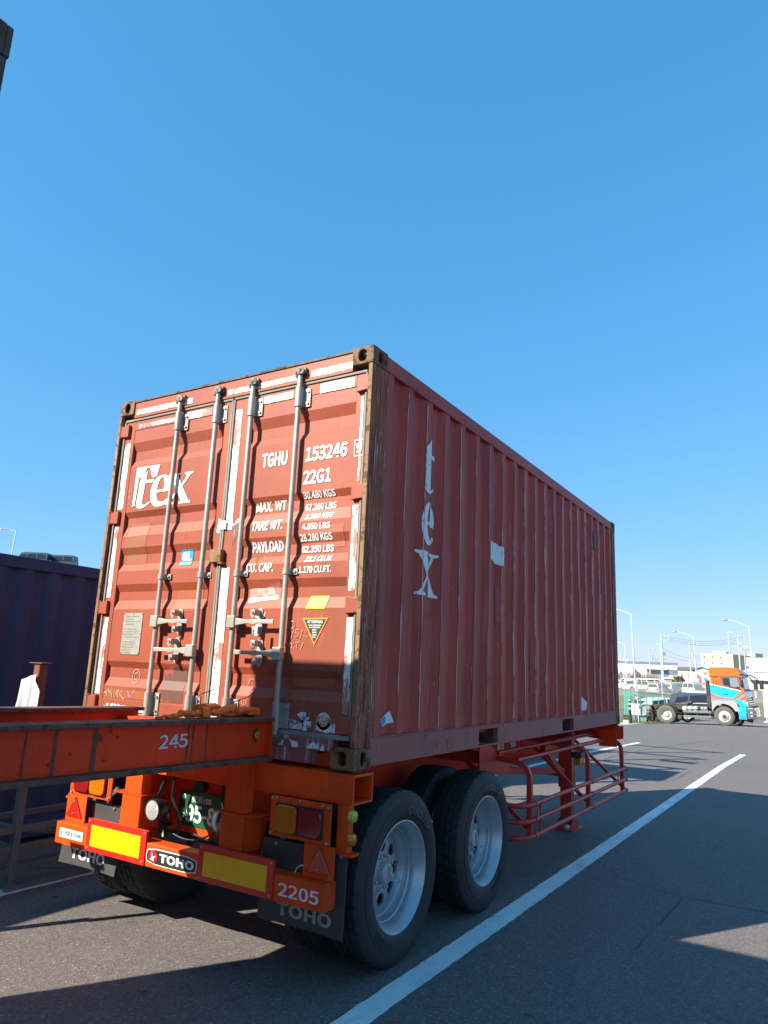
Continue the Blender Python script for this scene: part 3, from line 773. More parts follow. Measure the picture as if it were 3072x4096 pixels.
def scrawl(pts, d, material=M_chalk, place=PD, w=.0035, cuts=DOOR_CUTS, name="chalk_mark"):
    lp = []; up = []; n = len(pts)
    for i, p in enumerate(pts):
        q = pts[min(i+1, n-1)]; o = pts[max(i-1, 0)]; dx, dy = q[0]-o[0], q[1]-o[1]; L = math.hypot(dx, dy) or 1
        lp.append((p[0]-dy/L*w, p[1]+dx/L*w)); up.append((p[0]+dy/L*w, p[1]-dx/L*w))
    pts2 = lp+up[::-1]; us = [p[0] for p in pts2]; vs = [p[1] for p in pts2]
    mb = MB(); m = len(pts)
    mb.add([(u, v, 0) for u, v in lp+up], [(i, i+1, m+i+1, m+i) for i in range(m-1)])
    return lay(name, mb.mesh(name), (min(us), max(us), min(vs), max(vs)), place, material, d, (), cuts)
def circ(cx, cz, r, a0, a1, n=12, e=1.0): return [(cx+r*math.cos(a)*e, cz+r*math.sin(a)) for a in frange(a0, a1, n)]
scrawl(circ(-1.955, 1.60, .05, .3, 6.6, e=.8), L_); scrawl(circ(-1.955, 1.60, .024, .9, 5.6, e=.8), L_)
for p in ([(-2.235,1.435),(-2.21,1.50)], [(-2.26,1.47),(-2.17,1.485)], [(-2.18,1.50),(-2.165,1.435),(-2.15,1.48),(-2.135,1.435),(-2.11,1.495)], [(-2.10,1.50),(-2.10,1.44)], [(-2.05,1.50),(-2.085,1.47),(-2.03,1.435)], [(-2.0,1.495),(-1.965,1.44),(-1.93,1.50)]): scrawl(p, L_, w=.005)
scrawl(circ(-.535, 1.975, .022, .2, 6.2), R_); 
for p in ([(-.585,1.945),(-.545,1.945),(-.57,1.89)], [(-.535,1.89),(-.515,1.95)], [(-.475,1.945),(-.50,1.945),(-.502,1.925),(-.48,1.92),(-.482,1.90),(-.505,1.897)], [(-.465,1.89),(-.445,1.95)], [(-.435,1.94),(-.41,1.945),(-.435,1.905),(-.405,1.905)],
          [(-.58,1.865),(-.572,1.83),(-.56,1.855),(-.548,1.83),(-.538,1.866)], [(-.53,1.83),(-.51,1.866)], [(-.532,1.862),(-.505,1.83)], [(-.485,1.866),(-.485,1.83)], [(-.50,1.864),(-.47,1.868)], [(-.455,1.825),(-.435,1.868)]): scrawl(p, R_, w=.0025)
for i, t in enumerate(("6-E", "SQ2", "6/6")):
    word(t, -2.252, -2.212, 2.985-i*.05, 3.012-i*.05, L_, M_chalk, bold=0)
scrawl(circ(-.845, 1.60, .03, .5, 5.5), R_)
word("1c 79123", -.98, -.86, 1.468, 1.498, R_, M_chalk, bold=0)

# lettering and marks on the side wall
CY = side_breaks(0.1, 6.0)
import bisect as _bs
SBR = side_breaks(SIDE_Y0, SIDE_Y1); SZR = frange(SIDE_Z0, SIDE_Z1, 26)
def wall_dent(y, z):
    """dent of the wall as its mesh has it: bilinear between the mesh's own points"""
    i = min(max(_bs.bisect_right(SBR, y)-1, 0), len(SBR)-2); j = min(max(_bs.bisect_right(SZR, z)-1, 0), 25)
    def d(a, b): return 0 if (b in (0, 26) or a in (0, len(SBR)-1)) else .002+dent(SBR[a], SZR[b])
    t = (y-SBR[i])/(SBR[i+1]-SBR[i]); q = (z-SZR[j])/(SZR[j+1]-SZR[j])
    return (d(i,j)*(1-t)+d(i+1,j)*t)*(1-q)+(d(i,j+1)*(1-t)+d(i+1,j+1)*t)*q
def psd(u, v, e=.004): return (XO-side_off(u)-wall_dent(u, v)+e, u, v)
PSD = b1place(psd)
zcut = frange(SIDE_Z0, SIDE_Z1, 26)
def side(name, me, box, material, shear=0.0): return lay(name, me, box, PSD, material, box1, CY, zcut, shear)
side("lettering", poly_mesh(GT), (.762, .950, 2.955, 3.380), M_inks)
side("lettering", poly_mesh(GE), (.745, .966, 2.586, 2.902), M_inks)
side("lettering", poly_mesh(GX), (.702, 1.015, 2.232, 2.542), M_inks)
def torn(pts, j=.006, n=5, seed=0):
    rr = random.Random(seed+len(pts)); out = []
    for a, b in zip(pts, pts[1:]+pts[:1]):
        for k in range(n):
            t = k/n; out.append((a[0]+(b[0]-a[0])*t+(rr.uniform(-j, j) if k else 0), a[1]+(b[1]-a[1])*t+(rr.uniform(-j, j) if k else 0)))
    return out
def sdec(name, pts, material):
    if name == "torn_sticker": pts = torn(pts)
    us = [p[0] for p in pts]; vs = [p[1] for p in pts]; return side(name, poly_mesh([pts]), (min(us), max(us), min(vs), max(vs)), material)
sdec("torn_sticker", [(1.915,2.815),(1.945,2.80),(1.95,2.655),(1.918,2.65)], M_inks)
sdec("torn_sticker", [(1.985,2.815),(2.10,2.82),(2.13,2.80),(2.206,2.790),(2.211,2.632),(2.12,2.635),(2.05,2.66),(2.01,2.70),(1.985,2.74)], M_inks)
sdec("paper_label", [(.344,1.425),(.435,1.473),(.464,1.409),(.364,1.383)], M_inks)
lay("paper_label_print", poly_mesh([[(.35,1.424),(.395,1.446),(.408,1.408),(.366,1.39)]]), (.35,.408,1.39,1.446), b1place(lambda u, v: psd(u, v, .0065)), plain("blue_print", (.02,.2,.4), .5), box1, CY, zcut)
M_patch = paint("fresh_repair_paint", (.33,.030,.026), .5, .1, 3, bump=.05)
sdec("repair_patch", [(2.93,2.06),(3.17,2.06),(3.17,1.56),(2.93,1.56)], M_patch)
sdec("repair_patch", [(2.10,2.46),(2.20,2.46),(2.20,2.14),(2.10,2.14)], M_patch)
M_scr = worn("scratched_bare_metal", (.42,.22,.19), (.40,.05,.045), .5, 40, .6, (1,1,.3))
rs = random.Random(11)
for k in range(26):                                                # rubbed and scratched spots on the ridges
    rdg = int(rs.random()**.8*20); y = .138+PITCH*rdg+SL*rs.uniform(.2, 1.0); z = rs.uniform(1.45, 3.1); h = rs.uniform(.03, .22)*(1.4 if z < 2.4 else .7)
    if .2 < y < 5.8: sdec("scratch_mark", torn([(y-.002, z), (y+.003, z+h*.3), (y+.004, z+h*.6), (y+.001, z+h), (y-.003, z+h*.5)], .0025, 3, k), M_scr)
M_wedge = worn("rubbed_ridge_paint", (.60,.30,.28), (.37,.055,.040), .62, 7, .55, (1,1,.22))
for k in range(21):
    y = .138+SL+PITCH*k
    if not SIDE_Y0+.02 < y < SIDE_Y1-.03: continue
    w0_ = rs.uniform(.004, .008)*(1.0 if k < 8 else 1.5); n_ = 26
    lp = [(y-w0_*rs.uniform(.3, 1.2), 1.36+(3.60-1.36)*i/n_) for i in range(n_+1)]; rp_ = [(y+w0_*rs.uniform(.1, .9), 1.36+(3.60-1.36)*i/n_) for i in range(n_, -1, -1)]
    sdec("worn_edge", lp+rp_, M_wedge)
sdec("scratch_mark", [(4.55,1.36),(4.66,1.37),(4.68,1.45),(4.60,1.52),(4.57,1.44)], M_inks)
for yy, z0, z1 in ((5.30, 2.55, 2.72), (5.12, 1.60, 1.78)): sdec("torn_sticker", [(yy,z0),(yy+.05,z0),(yy+.05,z1),(yy,z1)], M_inks)
mb = MB(); mb.box(XO-.03, XO+.012, 5.02, 5.12, 3.24, 3.46); part(mb, "ventilator", M_dk, box1, bevel=.006)
PRail = b1place(lambda u, v: (-.0005, u, v))
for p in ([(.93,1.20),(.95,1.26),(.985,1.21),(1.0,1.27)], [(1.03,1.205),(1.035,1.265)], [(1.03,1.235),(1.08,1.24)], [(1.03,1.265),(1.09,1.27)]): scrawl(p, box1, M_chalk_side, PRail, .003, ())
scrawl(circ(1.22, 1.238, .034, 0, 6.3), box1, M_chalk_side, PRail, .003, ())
PPost = b1place(lambda u, v: (-.001, u, v))
for k in range(16):                                                # scratched-in marks low on the rear corner post
    y = rs.uniform(.03, .19); z = rs.uniform(1.32, 2.0); p = [(y, z)]
    for j in range(3): p.append((min(.2, max(.01, p[-1][0]+rs.uniform(-.05, .05))), p[-1][1]+rs.uniform(-.06, .06)))
    scrawl(p, box1, M_chalk_side, PPost, .0022, (), "scratch_mark")

# ================================================================== OUR CHASSIS (trailer)
CX = -WID/2
tr = empty("container_chassis", (CX, 3.0, 0), label="orange two-axle container chassis carrying the brown-red container", cat="trailer")
TOFF = Vector((-CX, -3.0, 0))
def tp(mb, name, material, parent=None, smooth=None, bevel=0.0, label=None):
    return part(mb, name, material, parent or tr, smooth, bevel, label, TOFF)
def tplace(f): return lambda u, v: tuple(a+b for a, b in zip(f(u, v), TOFF))
def mx(x): return 2*CX-x                                           # mirror across the trailer's centre line

for x in (-.80, -1.64):                                            # main I-beams
    mb = MB(); y0, y1 = .02, 6.10
    mb.box(x-.006, x+.006, y0, y1, .800, 1.118); mb.box(x-.075, x+.075, y0, y1, 1.119, 1.140); mb.box(x-.075, x+.075, y0, y1, .78, .7995)
    tp(mb, "main_beam", M_orgd, bevel=.003)
def bolster(y0, y1, name, m):
    mb = MB(); a, b = -2.460, .022; t = .012
    mb.box(a, b, y0, y1, 1.128, 1.142); mb.box(a, b, y0, y1, .983, .995)
    mb.box(a, b, y0, y0+t, .9955, 1.1275); mb.box(a, b, y1-t, y1, .9955, 1.1275)
    tp(mb, name, m, bevel=.002)
bolster(-.022, .182, "rear_bolster", M_org); bolster(5.955, 6.135, "front_bolster", M_orgd)
for x0 in (-.15, -WID+.03):                                        # twist lock pads between casting and bolster
    for y0 in (.04, 5.97):
        mb = MB(); mb.box(x0, x0+.12, y0, y0+.11, 1.1425, BZ+.002); tp(mb, "twist_lock", M_cast)
for y in (1.05, 2.5, 3.3, 4.3, 5.1):
    mb = MB(); mb.box(-1.633, -.807, y-.05, y+.05, .93, 1.04); tp(mb, "cross_member", M_orgd)
# stepped posts that carry the bumper (box steps, wider below), both sides
for s in (0, 1):
    f = (lambda x: x) if s == 0 else mx
    mb = MB(); mb.box(*sorted((f(-.850), f(-.690))), -.105, -.024, .855, 1.138); tp(mb, "bumper_post", M_org, bevel=.004)
    mb = MB(); mb.box(*sorted((f(-.862), f(-.682))), -.112, .060, .640, .8525); tp(mb, "bumper_post", M_org, bevel=.004)
    mb = MB(); mb.box(*sorted((f(-.872), f(-.600))), -.118, .07, .8475, .8545); tp(mb, "post_flange", M_org)
# bumper
mb = MB(); a, b = -2.380, -.060
mb.box(a, b, -.132, -.120, .452, .590); mb.box(a, b, -.1195, -.02, .578, .590); mb.box(a, b, -.1195, -.02, .452, .464)
mb.box(a, a+.01, -.1195, -.02, .4645, .5775); mb.box(b-.01, b, -.1195, -.02, .4645, .5775)
tp(mb, "bumper", M_org, bevel=.006)
def box_part(name, m, x0, x1, y0, y1, z0, z1, parent=None, bevel=0.0):
    mb = MB(); mb.box(x0, x1, y0, y1, z0, z1); return tp(mb, name, m, parent, bevel=bevel)
for s in (0, 1):
    f = (lambda x: x) if s == 0 else mx
    X2 = lambda a, b: sorted((f(a), f(b)))
    x0, x1 = X2(-.985, -.405)
    rp = box_part("reflector_plate", M_rred, x0, x1, -.142, -.1325, .455, .660, bevel=.002)
    box_part("reflector_panel", M_ryel, x0+.045, x1-.045, -.1455, -.1425, .490, .622, rp)
    for k in range(6): box_part("reflector_rib", M_ryel, x0+.047, x1-.047, -.1475, -.146, .494+k*.0215, .503+k*.0215, rp)
    for (u, v) in ((x0+.018, .475), (x1-.018, .475), (x0+.018, .642), (x1-.018, .642)):
        mb = MB(); mb.lathe([(-.006,0),(-.005,.006),(0,.007)], 'y', (u, -.142, v), 8); tp(mb, "bolt", M_bolt, rp)
    box_part("reflector_backing", M_org, x0+.01, x1-.01, -.120, -.115, .5905, .657)
    # lamp board, lamps
    lb = box_part("lamp_board", M_org, *X2(-.515, -.085), -.072, -.060, .768, .985, bevel=.003)
    box_part("lamp_housing", M_black, *X2(-.468, -.132), -.084, -.0725, .790, .952, lb, .01)
    for (p, q, m) in ((-.462, -.308, M_amber), (-.296, -.138, M_redl)):
        mb = MB(); a, b = X2(p, q); lp = [( (a+b)/2+u, .871+v) for u, v in stadium((b-a)/2, .074, 28, 6)]; mb.prism(lp, 'y', -.098, -.0845)
        tp(mb, "tail_lamp", m, lb, bevel=.005)
        for kk in range(5): box_part("lens_ridge", m, a+.012, b-.012, -.0995, -.0982, .812+kk*.026, .816+kk*.026, lb)
    for (u, v) in ((-.50,.972),(-.47,.976),(-.30,.976),(-.14,.972),(-.10,.968),(-.50,.785),(-.10,.782)):
        mb = MB(); mb.lathe([(-.012,0),(-.011,.007),(0,.008)], 'y', (f(u), -.072, v), 8); tp(mb, "bolt", M_bolt, lb)
    box_part("outer_post", M_org, *X2(-.078, -.002), -.020, .030, .735, .982, bevel=.003)
    box_part("outer_post_foot", M_org, *X2(-.08, .03), -.022, .05, .720, .7345)
    # triangle reflector on its plate
    tb = box_part("triangle_board", M_org, *X2(-.262, -.050), -.066, -.058, .590, .766, bevel=.004)
    mb = MB(); mb.prism([(f(-.150), .758), (f(-.238), .618), (f(-.066), .622)], 'y', -.080, -.0665); tp(mb, "triangle_reflector", M_redtri, tb, bevel=.006)
    for (u, v) in ((-.150,.722),(-.150,.645)):
        mb = MB(); mb.lathe([(-.006,0),(-.005,.006),(0,.006)], 'y', (f(u), -.080, v), 8); tp(mb, "bolt", M_bolt, tb)
    # mudflap: sheet that curls a little
    x0, x1 = X2(-.600, -.004); mb = MB(); n = 10; zs = frange(.735, .302, 8); vs = []
    for z in zs:
        for i in range(n+1):
            x = x0+(x1-x0)*i/n; t = (.735-z)/.433
            vs.append((x, -.012+.018*math.sin(i/n*3.1)*t-.03*t*t*(1 if s else .4), z))
    k = len(vs); vs += [(x, y+.006, z) for x, y, z in vs]
    fs = [(j*(n+1)+i, j*(n+1)+i+1, (j+1)*(n+1)+i+1, (j+1)*(n+1)+i) for j in range(8) for i in range(n)]
    fs += [tuple(q+k for q in ff[::-1]) for ff in fs]
    rim = [i for i in range(n+1)]+[(j+1)*(n+1)+n for j in range(8)]+[8*(n+1)+i for i in range(n-1, -1, -1)]+[j*(n+1) for j in range(7, 0, -1)]
    fs += [(rim[i], rim[i]+k, rim[(i+1)%len(rim)]+k, rim[(i+1)%len(rim)]) for i in range(len(rim))]
    mb.add(vs, fs)
    fl = tp(mb, "mudflap", M_flap, smooth=40)
    def flp(u, v, x0=x0, x1=x1, s=s):
        t = (.735-v)/.433; return (u, -.012+.018*math.sin((u-x0)/(x1-x0)*3.1)*t-.03*t*t*(1 if s else .4)-.0025, v)
    lo, hi = (-.470, -.085) if s == 0 else (mx(-.105), mx(-.470))
    a, b = sorted((lo, hi))
    lay("lettering", text_mesh("TOHO", .014), (a, b, .342, .412), tplace(flp), plain("grey_flap_lettering" if s == 0 else "white_flap_lettering", (.30,.31,.31) if s == 0 else (.7,.7,.69), .6), fl, frange(a, b, 5), ())
    for u in (-.04, -.50):
        mb = MB(); mb.lathe([(-.012,0),(-.01,.009),(0,.01)], 'y', (f(u), -.012, .712), 8); tp(mb, "bolt", M_bolt, fl)
    if s == 0:
        for z, m in ((.925, plain("yellow_green_marker", (.42,.40,.02), .25)), (.806, M_amber)):
            mb = MB(); mb.lathe([(0,.036),(.012,.036),(.026,.028),(.032,0)], 'x', (-.001, .004, z), 20); tp(mb, "side_marker", m, smooth=40)
    # round reversing lamp on a bracket
    cx_, cz_ = ((-.897, .785) if s == 0 else (-1.49, .772)); yq = -.075
    mb = MB(); mb.lathe([(.09,.0),(.085,.05),(.03,.066),(0,.068),(-.012,.066),(-.012,.060)], 'y', (cx_, yq, cz_), 28); lm = tp(mb, "reversing_lamp", M_black, smooth=40)
    mb = MB(); mb.lathe([(-.022,0),(-.019,.03),(-.010,.059)], 'y', (cx_, yq, cz_), 28); tp(mb, "lamp_glass", M_lamp if s else plain("dark_lamp_glass", (.10,.10,.11), .1, .4), lm, 40)
    mb = MB(); mb.tube([(cx_, yq+.06, cz_), (cx_+(.06 if s == 0 else -.12), yq+.065, cz_+.01)], .012, 8); tp(mb, "lamp_bracket", M_black, lm)

PB = tplace(lambda u, v: (u, -.1345, v))
lay("load_sticker", poly_mesh([rect(-2.335, -2.083, .497, .556)]), (-2.335, -2.083, .497, .556), PB, M_ink, tr)
lay("lettering", text_mesh("最大積載量20500㎏", 0.0), (-2.325, -2.093, .506, .547), tplace(lambda u, v: (u, -.136, v)), plain("black_print", (.03,.03,.03), .5), tr)
logo = [(-1.222+u, .522+v) for u, v in stadium(.225, .047, 40, 5)]
lay("badge", poly_mesh([logo]), (-1.447, -.997, .475, .569), PB, M_ink, tr)
lay("badge_field", poly_mesh([logo]), (-1.440, -1.004, .481, .563), tplace(lambda u, v: (u, -.1365, v)), M_black, tr)
lay("badge_disc", poly_mesh([stadium(1, 1, 24, 2)]), (-1.418, -1.342, .484, .560), tplace(lambda u, v: (u, -.138, v)), plain("badge_red", (.55,.01,.015), .4), tr)
lay("badge_bird", poly_mesh([[(0,.18),(.3,.25),(.32,1),(.48,.42),(1,.62),(.62,.2),(.75,.02),(.4,.12)]]), (-1.408, -1.352, .495, .553), tplace(lambda u, v: (u, -.1395, v)), M_ink, tr)
lay("lettering", text_mesh("TOHO", .016), (-1.322, -1.022, .498, .548), tplace(lambda u, v: (u, -.138, v)), M_ink, tr)
lay("lettering", text_mesh("2205", .006), (-.372, -.092, .486, .553), PB, plain("pale_fleet_number", (.66,.68,.70), .5), tr)
# number plate
npx0, npx1, npz0, npz1, npy = -1.495, -1.055, .655, .872, .145
plate = box_part("number_plate", M_plate_g, npx0, npx1, npy, npy+.004, npz0, npz1, bevel=.006)
NP = tplace(lambda u, v: (u, npy-.0015, v))
lay("lettering", text_mesh("横浜100", .0), (npx0+.115, npx0+.30, npz1-.066, npz1-.020), NP, M_plate_w, plate)
lay("lettering", text_mesh("え", .02), (npx0+.032, npx0+.066, npz0+.072, npz0+.108), NP, M_plate_w, plate)
lay("lettering", text_mesh("95-8", .012), (npx0+.078, npx0+.345, npz0+.028, npz0+.138), NP, M_plate_w, plate)
lay("plate_seal", poly_mesh([stadium(1, 1, 16, 2)]), (npx0+.03, npx0+.065, npz1-.055, npz1-.018), NP, M_plate_w, plate)
box_part("plate_bracket", M_org, npx0+.14, npx0+.30, npy+.0045, npy+.03, .60, npz1-.05)
box_part("cross_plate", M_orgd, -1.632, -.812, .20, .215, .60, 1.10)
mb = MB(); mb.lathe([(0,0),(0,.045),(.05,.04),(.08,.02)], 'y', (-1.2, .02, .93), 16); tp(mb, "plate_lamp", M_black, smooth=40)
mb = MB(); mb.tube([(-1.44,.06,1.10), (-1.43,.03,.98), (-1.46,.05,.84), (-1.40,.08,.70), (-1.45,.12,.60)], .011, 6); tp(mb, "brake_hose", M_black)
mb = MB(); mb.tube([(-1.30,.12,.62), (-1.2,.14,.60), (-1.02,.12,.66)], .008, 6); tp(mb, "brake_hose", M_black)
for pth, rr in (([(-1.58,.10,1.05),(-1.52,.02,.92),(-1.55,.0,.80),(-1.50,.06,.68)], .013), ([(-1.05,.10,1.02),(-1.0,.04,.95),(-.98,.02,.86),(-.92,-.01,.80)], .007), ([(-1.38,.08,1.06),(-1.25,.05,.985),(-1.10,.06,.985),(-.95,.10,1.04)], .010), ([(-1.55,-.02,.76),(-1.48,.02,.66),(-1.30,.03,.61),(-1.12,.02,.64),(-.95,.0,.74)], .006)):
    pv = [Vector(p) for p in pth]; sm = []
    for i in range(len(pv)-1):
        a, b, c, d = pv[max(i-1,0)], pv[i], pv[i+1], pv[min(i+2,len(pv)-1)]
        for t in (0,.25,.5,.75): sm.append(.5*(2*b+(c-a)*t+(2*a-5*b+4*c-d)*t*t+(3*b-a-3*c+d)*t**3))
    mb = MB(); mb.tube(sm+[pv[-1]], rr, 6); tp(mb, "brake_hose", M_black, smooth=60)
mb = MB(); mb.tube([(-.31,-.075,.60),(-.29,-.078,.63),(-.27,-.07,.645),(-.255,-.062,.64)], .0025, 6); tp(mb, "wire", M_ink)

# wheels ---------------------------------------------------------------------
TR_ = .498
def tyre_mesh():
    mb = MB(); prof = [(-.034,.300),(-.018,.318),(-.006,.345),(0,.385),(-.002,.415),(-.006,.417),(-.012,.452),(-.022,.474),(-.030,.487)]
    tread = []
    xs = [-.036,-.082,-.083,-.093,-.094,-.130,-.131,-.141,-.142,-.180,-.181,-.191,-.192,-.238]
    dp = [0,0,.013,.013,0,0,.013,.013,0,0,.013,.013,0,0]
    for x, d in zip(xs, dp): tread.append((x, TR_-d-(.004 if x in (-.036,-.238) else 0)))
    back = [(-.274-x, r) for x, r in reversed(prof)]
    full = prof+tread+back; i0 = len(prof); i1 = i0+len(tread)
    def rmod(j, k, r):
        if i0 <= j < i1:
            ph = (k+(2 if (j-i0) > 4 else 0)) % 5
            if ph == 0 and r > TR_-.008: return r-.009
        if j in (i0-1, i1) and k % 5 == 0: return r-.006
        return r
    mb.lathe(full, 'x', (0,0,0), 200, rmod); return mb.mesh("tyre")
def rim_mesh(holes=8):
    mb = MB()
    prof = [(-.036,.302),(-.022,.318),(-.016,.320),(-.015,.314),(-.022,.305),(-.034,.298),(-.042,.288),(-.085,.272),(-.105,.270),(-.112,.262),(-.150,.256),(-.158,.250),(-.160,.242),(-.172,.236),(-.186,.232)]
    mb.lathe(prof, 'x', (0,0,0), 72)
    mb.lathe([(-.19,.232),(-.24,.30),(-.25,.302)], 'x', (0,0,0), 48)
    # pressed disc with round hand holes, one sector each
    N = 32; rc, rh, r0, r1 = .158, .038, .070, .2325; th = math.pi/holes
    def dx(r): return -.186+.030*smooth01((.2325-r)/.06)*1.0-.004*smooth01((.11-r)/.03)
    for k in range(holes):
        a0 = 2*math.pi*k/holes; out = []; hol = []
        for i in range(N):
            b = 2*math.pi*i/N; c, s = math.cos(b), math.sin(b)
            hol.append((rc+rh*c, math.atan2(rh*s, rc+rh*c), math.hypot(rc+rh*c, rh*s)))
            lo, hi = 0, .4
            for _ in range(24):
                m = (lo+hi)/2; px, py = rc+m*c, m*s; rr = math.hypot(px, py); aa = math.atan2(py, px)
                if r0 < rr < r1 and abs(aa) < th: lo = m
                else: hi = m
            px, py = rc+lo*c, lo*s; out.append((math.hypot(px, py), math.atan2(py, px)))
        for (R_c, A_c) in ((r0,th),(r0,-th),(r1,th),(r1,-th)):
            i = min(range(N), key=lambda q: (out[q][0]-R_c)**2+(.17*(out[q][1]-A_c))**2); out[i] = (R_c, A_c)
        loops = [[(r, a) for r, a in out], [(h[2], h[1]) for h in hol]]
        vs = []
        for lp, back in ((loops[0],0),(loops[1],0),(loops[1],1)):
            for r, a in lp: vs.append((dx(r)-(.014 if back else 0), r*math.cos(a+a0), r*math.sin(a+a0)))
        fs = [(i, (i+1)%N, N+(i+1)%N, N+i) for i in range(N)]+[(N+i, N+(i+1)%N, 2*N+(i+1)%N, 2*N+i) for i in range(N)]
        mb.add(vs, fs)
    return mb.mesh("rim")
TY, RM = tyre_mesh(), rim_mesh()
def wheel(x, y, z, flip, inner, first=[None]):
    w = empty("wheel", (x-CX, y-3.0, z), math.pi if flip else 0, parent=tr)
    link("tyre", TY, M_tyre, w, 35)
    link("rim", RM, M_rim, w, 35)
    if not inner:
        mb = MB(); mb.lathe([(-.175,.078),(-.160,.076),(-.150,.066),(-.116,.062),(-.108,.056),(-.106,.050),(-.106,0)], 'x', (0,0,0), 36); link("hub", mb.mesh("hub"), M_hub, w, 35)
        for k in range(8):
            a = 2*math.pi*(k+.5)/8; mb = MB()
            mb.lathe([(-.172,.013),(-.150,.013),(-.146,.009),(-.132,.009),(-.130,0)], 'x', (0, .098*math.cos(a), .098*math.sin(a)), 6); link("wheel_nut", mb.mesh("wheel_nut"), M_bolt, w)
        mb = MB()
        mb.bar((-.1045,-.004,.045), (-.1045,.008,-.045), .004, .010); mb.bar((-.1045,.030,.040), (-.1045,.004,.0), .004, .010); mb.bar((-.1045,.004,.0), (-.1045,.034,-.036), .004, .010)
        if not flip: link("hub_mark", mb.mesh("hub_mark"), M_bolt, w)
    return w
for y, seed in ((.610, 0), (1.910, 1)):
    for x, flip, inner in ((0, 0, 0), (-.335, 0, 1), (2*CX, 1, 0), (2*CX+.335, 1, 1)):
        zc_ = g(x, y)+TR_+.001
        w = wheel(x, y, zc_, flip, inner)
        if not flip and not inner:
            for s_, rot, dia in (("DUNLOP", math.radians(58 if seed == 0 else 75), .052), ("SP688", math.radians(238 if seed == 0 else 300), .046)):
                me = text_mesh(s_, .03)
                span = .9 if s_ == "DUNLOP" else .62; rr0, rr1 = .357, .357+dia
                def pl(u, v, rot=rot): return (.0025-.006*abs(v-.39)/.03 if False else .0022-(.004 if v > .405 else 0), v*math.cos(rot-u), v*math.sin(rot-u))
                lay("tyre_lettering", me, (-span/2, span/2, rr0, rr1), pl, M_tyreL, w, frange(-span/2, span/2, 24), ())
    mb = MB(); mb.tube([(2*CX+.5, y, g(0, y)+TR_), (-.5, y, g(0, y)+TR_)], .065, 16); tp(mb, "axle", M_black, smooth=40)
for s in (0, 1):
    f = (lambda x: x) if s == 0 else mx
    for y in (.05, 1.26, 2.5):
        mb = MB(); mb.prism([(y-.14, .80), (y+.14, .80), (y+.06, .48), (y-.06, .48)], 'x', *sorted((f(-.78), f(-.74)))); tp(mb, "spring_hanger", M_orgd, bevel=.004)
    for y in (.61, 1.91):
        mb = MB()
        for k in range(4): mb.bar((f(-.80), y-.55+.08*k, .60-.014*k+.05), (f(-.80), y, .58-.014*k), .08, .012); mb.bar((f(-.80), y, .58-.014*k), (f(-.80), y+.55-.08*k, .60-.014*k+.05), .08, .012)
        tp(mb, "leaf_spring", M_black)
    # bracket plate that runs from the bolster level down behind the second axle
    mb = MB(); mb.prism([(2.45,1.12),(2.62,1.12),(3.16,.905),(3.16,.835),(2.95,.835),(2.45,.90)], 'x', *sorted((f(-.33), f(-.32)))); tp(mb, "bracket_plate", M_guard)
    mb = MB(); mb.bar((f(-.795), 2.55, 1.0), (f(-.33), 2.55, 1.0), .06, .09); tp(mb, "bracket_arm", M_guard)
    # landing leg
    lx, ly = f(-.50), 5.45
    mb = MB(); mb.box(lx-.085, lx+.085, ly-.075, ly+.075, .42, 1.10); tp(mb, "landing_leg", M_guard, bevel=.006)
    mb = MB(); mb.box(lx-.068, lx+.068, ly-.06, ly+.06, g(lx, ly)+.05, .419); tp(mb, "leg_tube", M_guard, bevel=.005)
    mb = MB(); gz_ = g(lx, ly)
    mb.prism([(ly-.16, gz_+.012), (ly+.16, gz_+.012), (ly+.16, gz_+.05), (ly+.06, gz_+.12), (ly-.06, gz_+.12), (ly-.16, gz_+.05)], 'x', lx+.075, lx+.09)
    mb.prism([(ly-.16, gz_+.012), (ly+.16, gz_+.012), (ly+.16, gz_+.05), (ly+.06, gz_+.12), (ly-.06, gz_+.12), (ly-.16, gz_+.05)], 'x', lx-.09, lx-.075)
    mb.box(lx-.13, lx+.13, ly-.19, ly+.19, gz_+.001, gz_+.0118)
    tp(mb, "leg_foot", M_guard, bevel=.003)
    mb = MB(); mb.bar((lx, 4.60, .93), (lx, 5.36, .52), .06, .07); tp(mb, "leg_brace", M_guard)
    mb = MB(); mb.bar((f(-.795), 5.45, 1.02), (f(-.59), 5.45, 1.02), .12, .14); tp(mb, "leg_bracket", M_guard)
mb = MB(); mb.bar((-.50, 5.45, .56), (2*CX+.50, 5.45, .56), .05, .05); tp(mb, "leg_cross_tube", M_guard)
mb = MB(); mb.bar((-.58, 3.2, .80), (-.50, 5.30, .62), .05, .06); tp(mb, "leg_stay", M_guard)
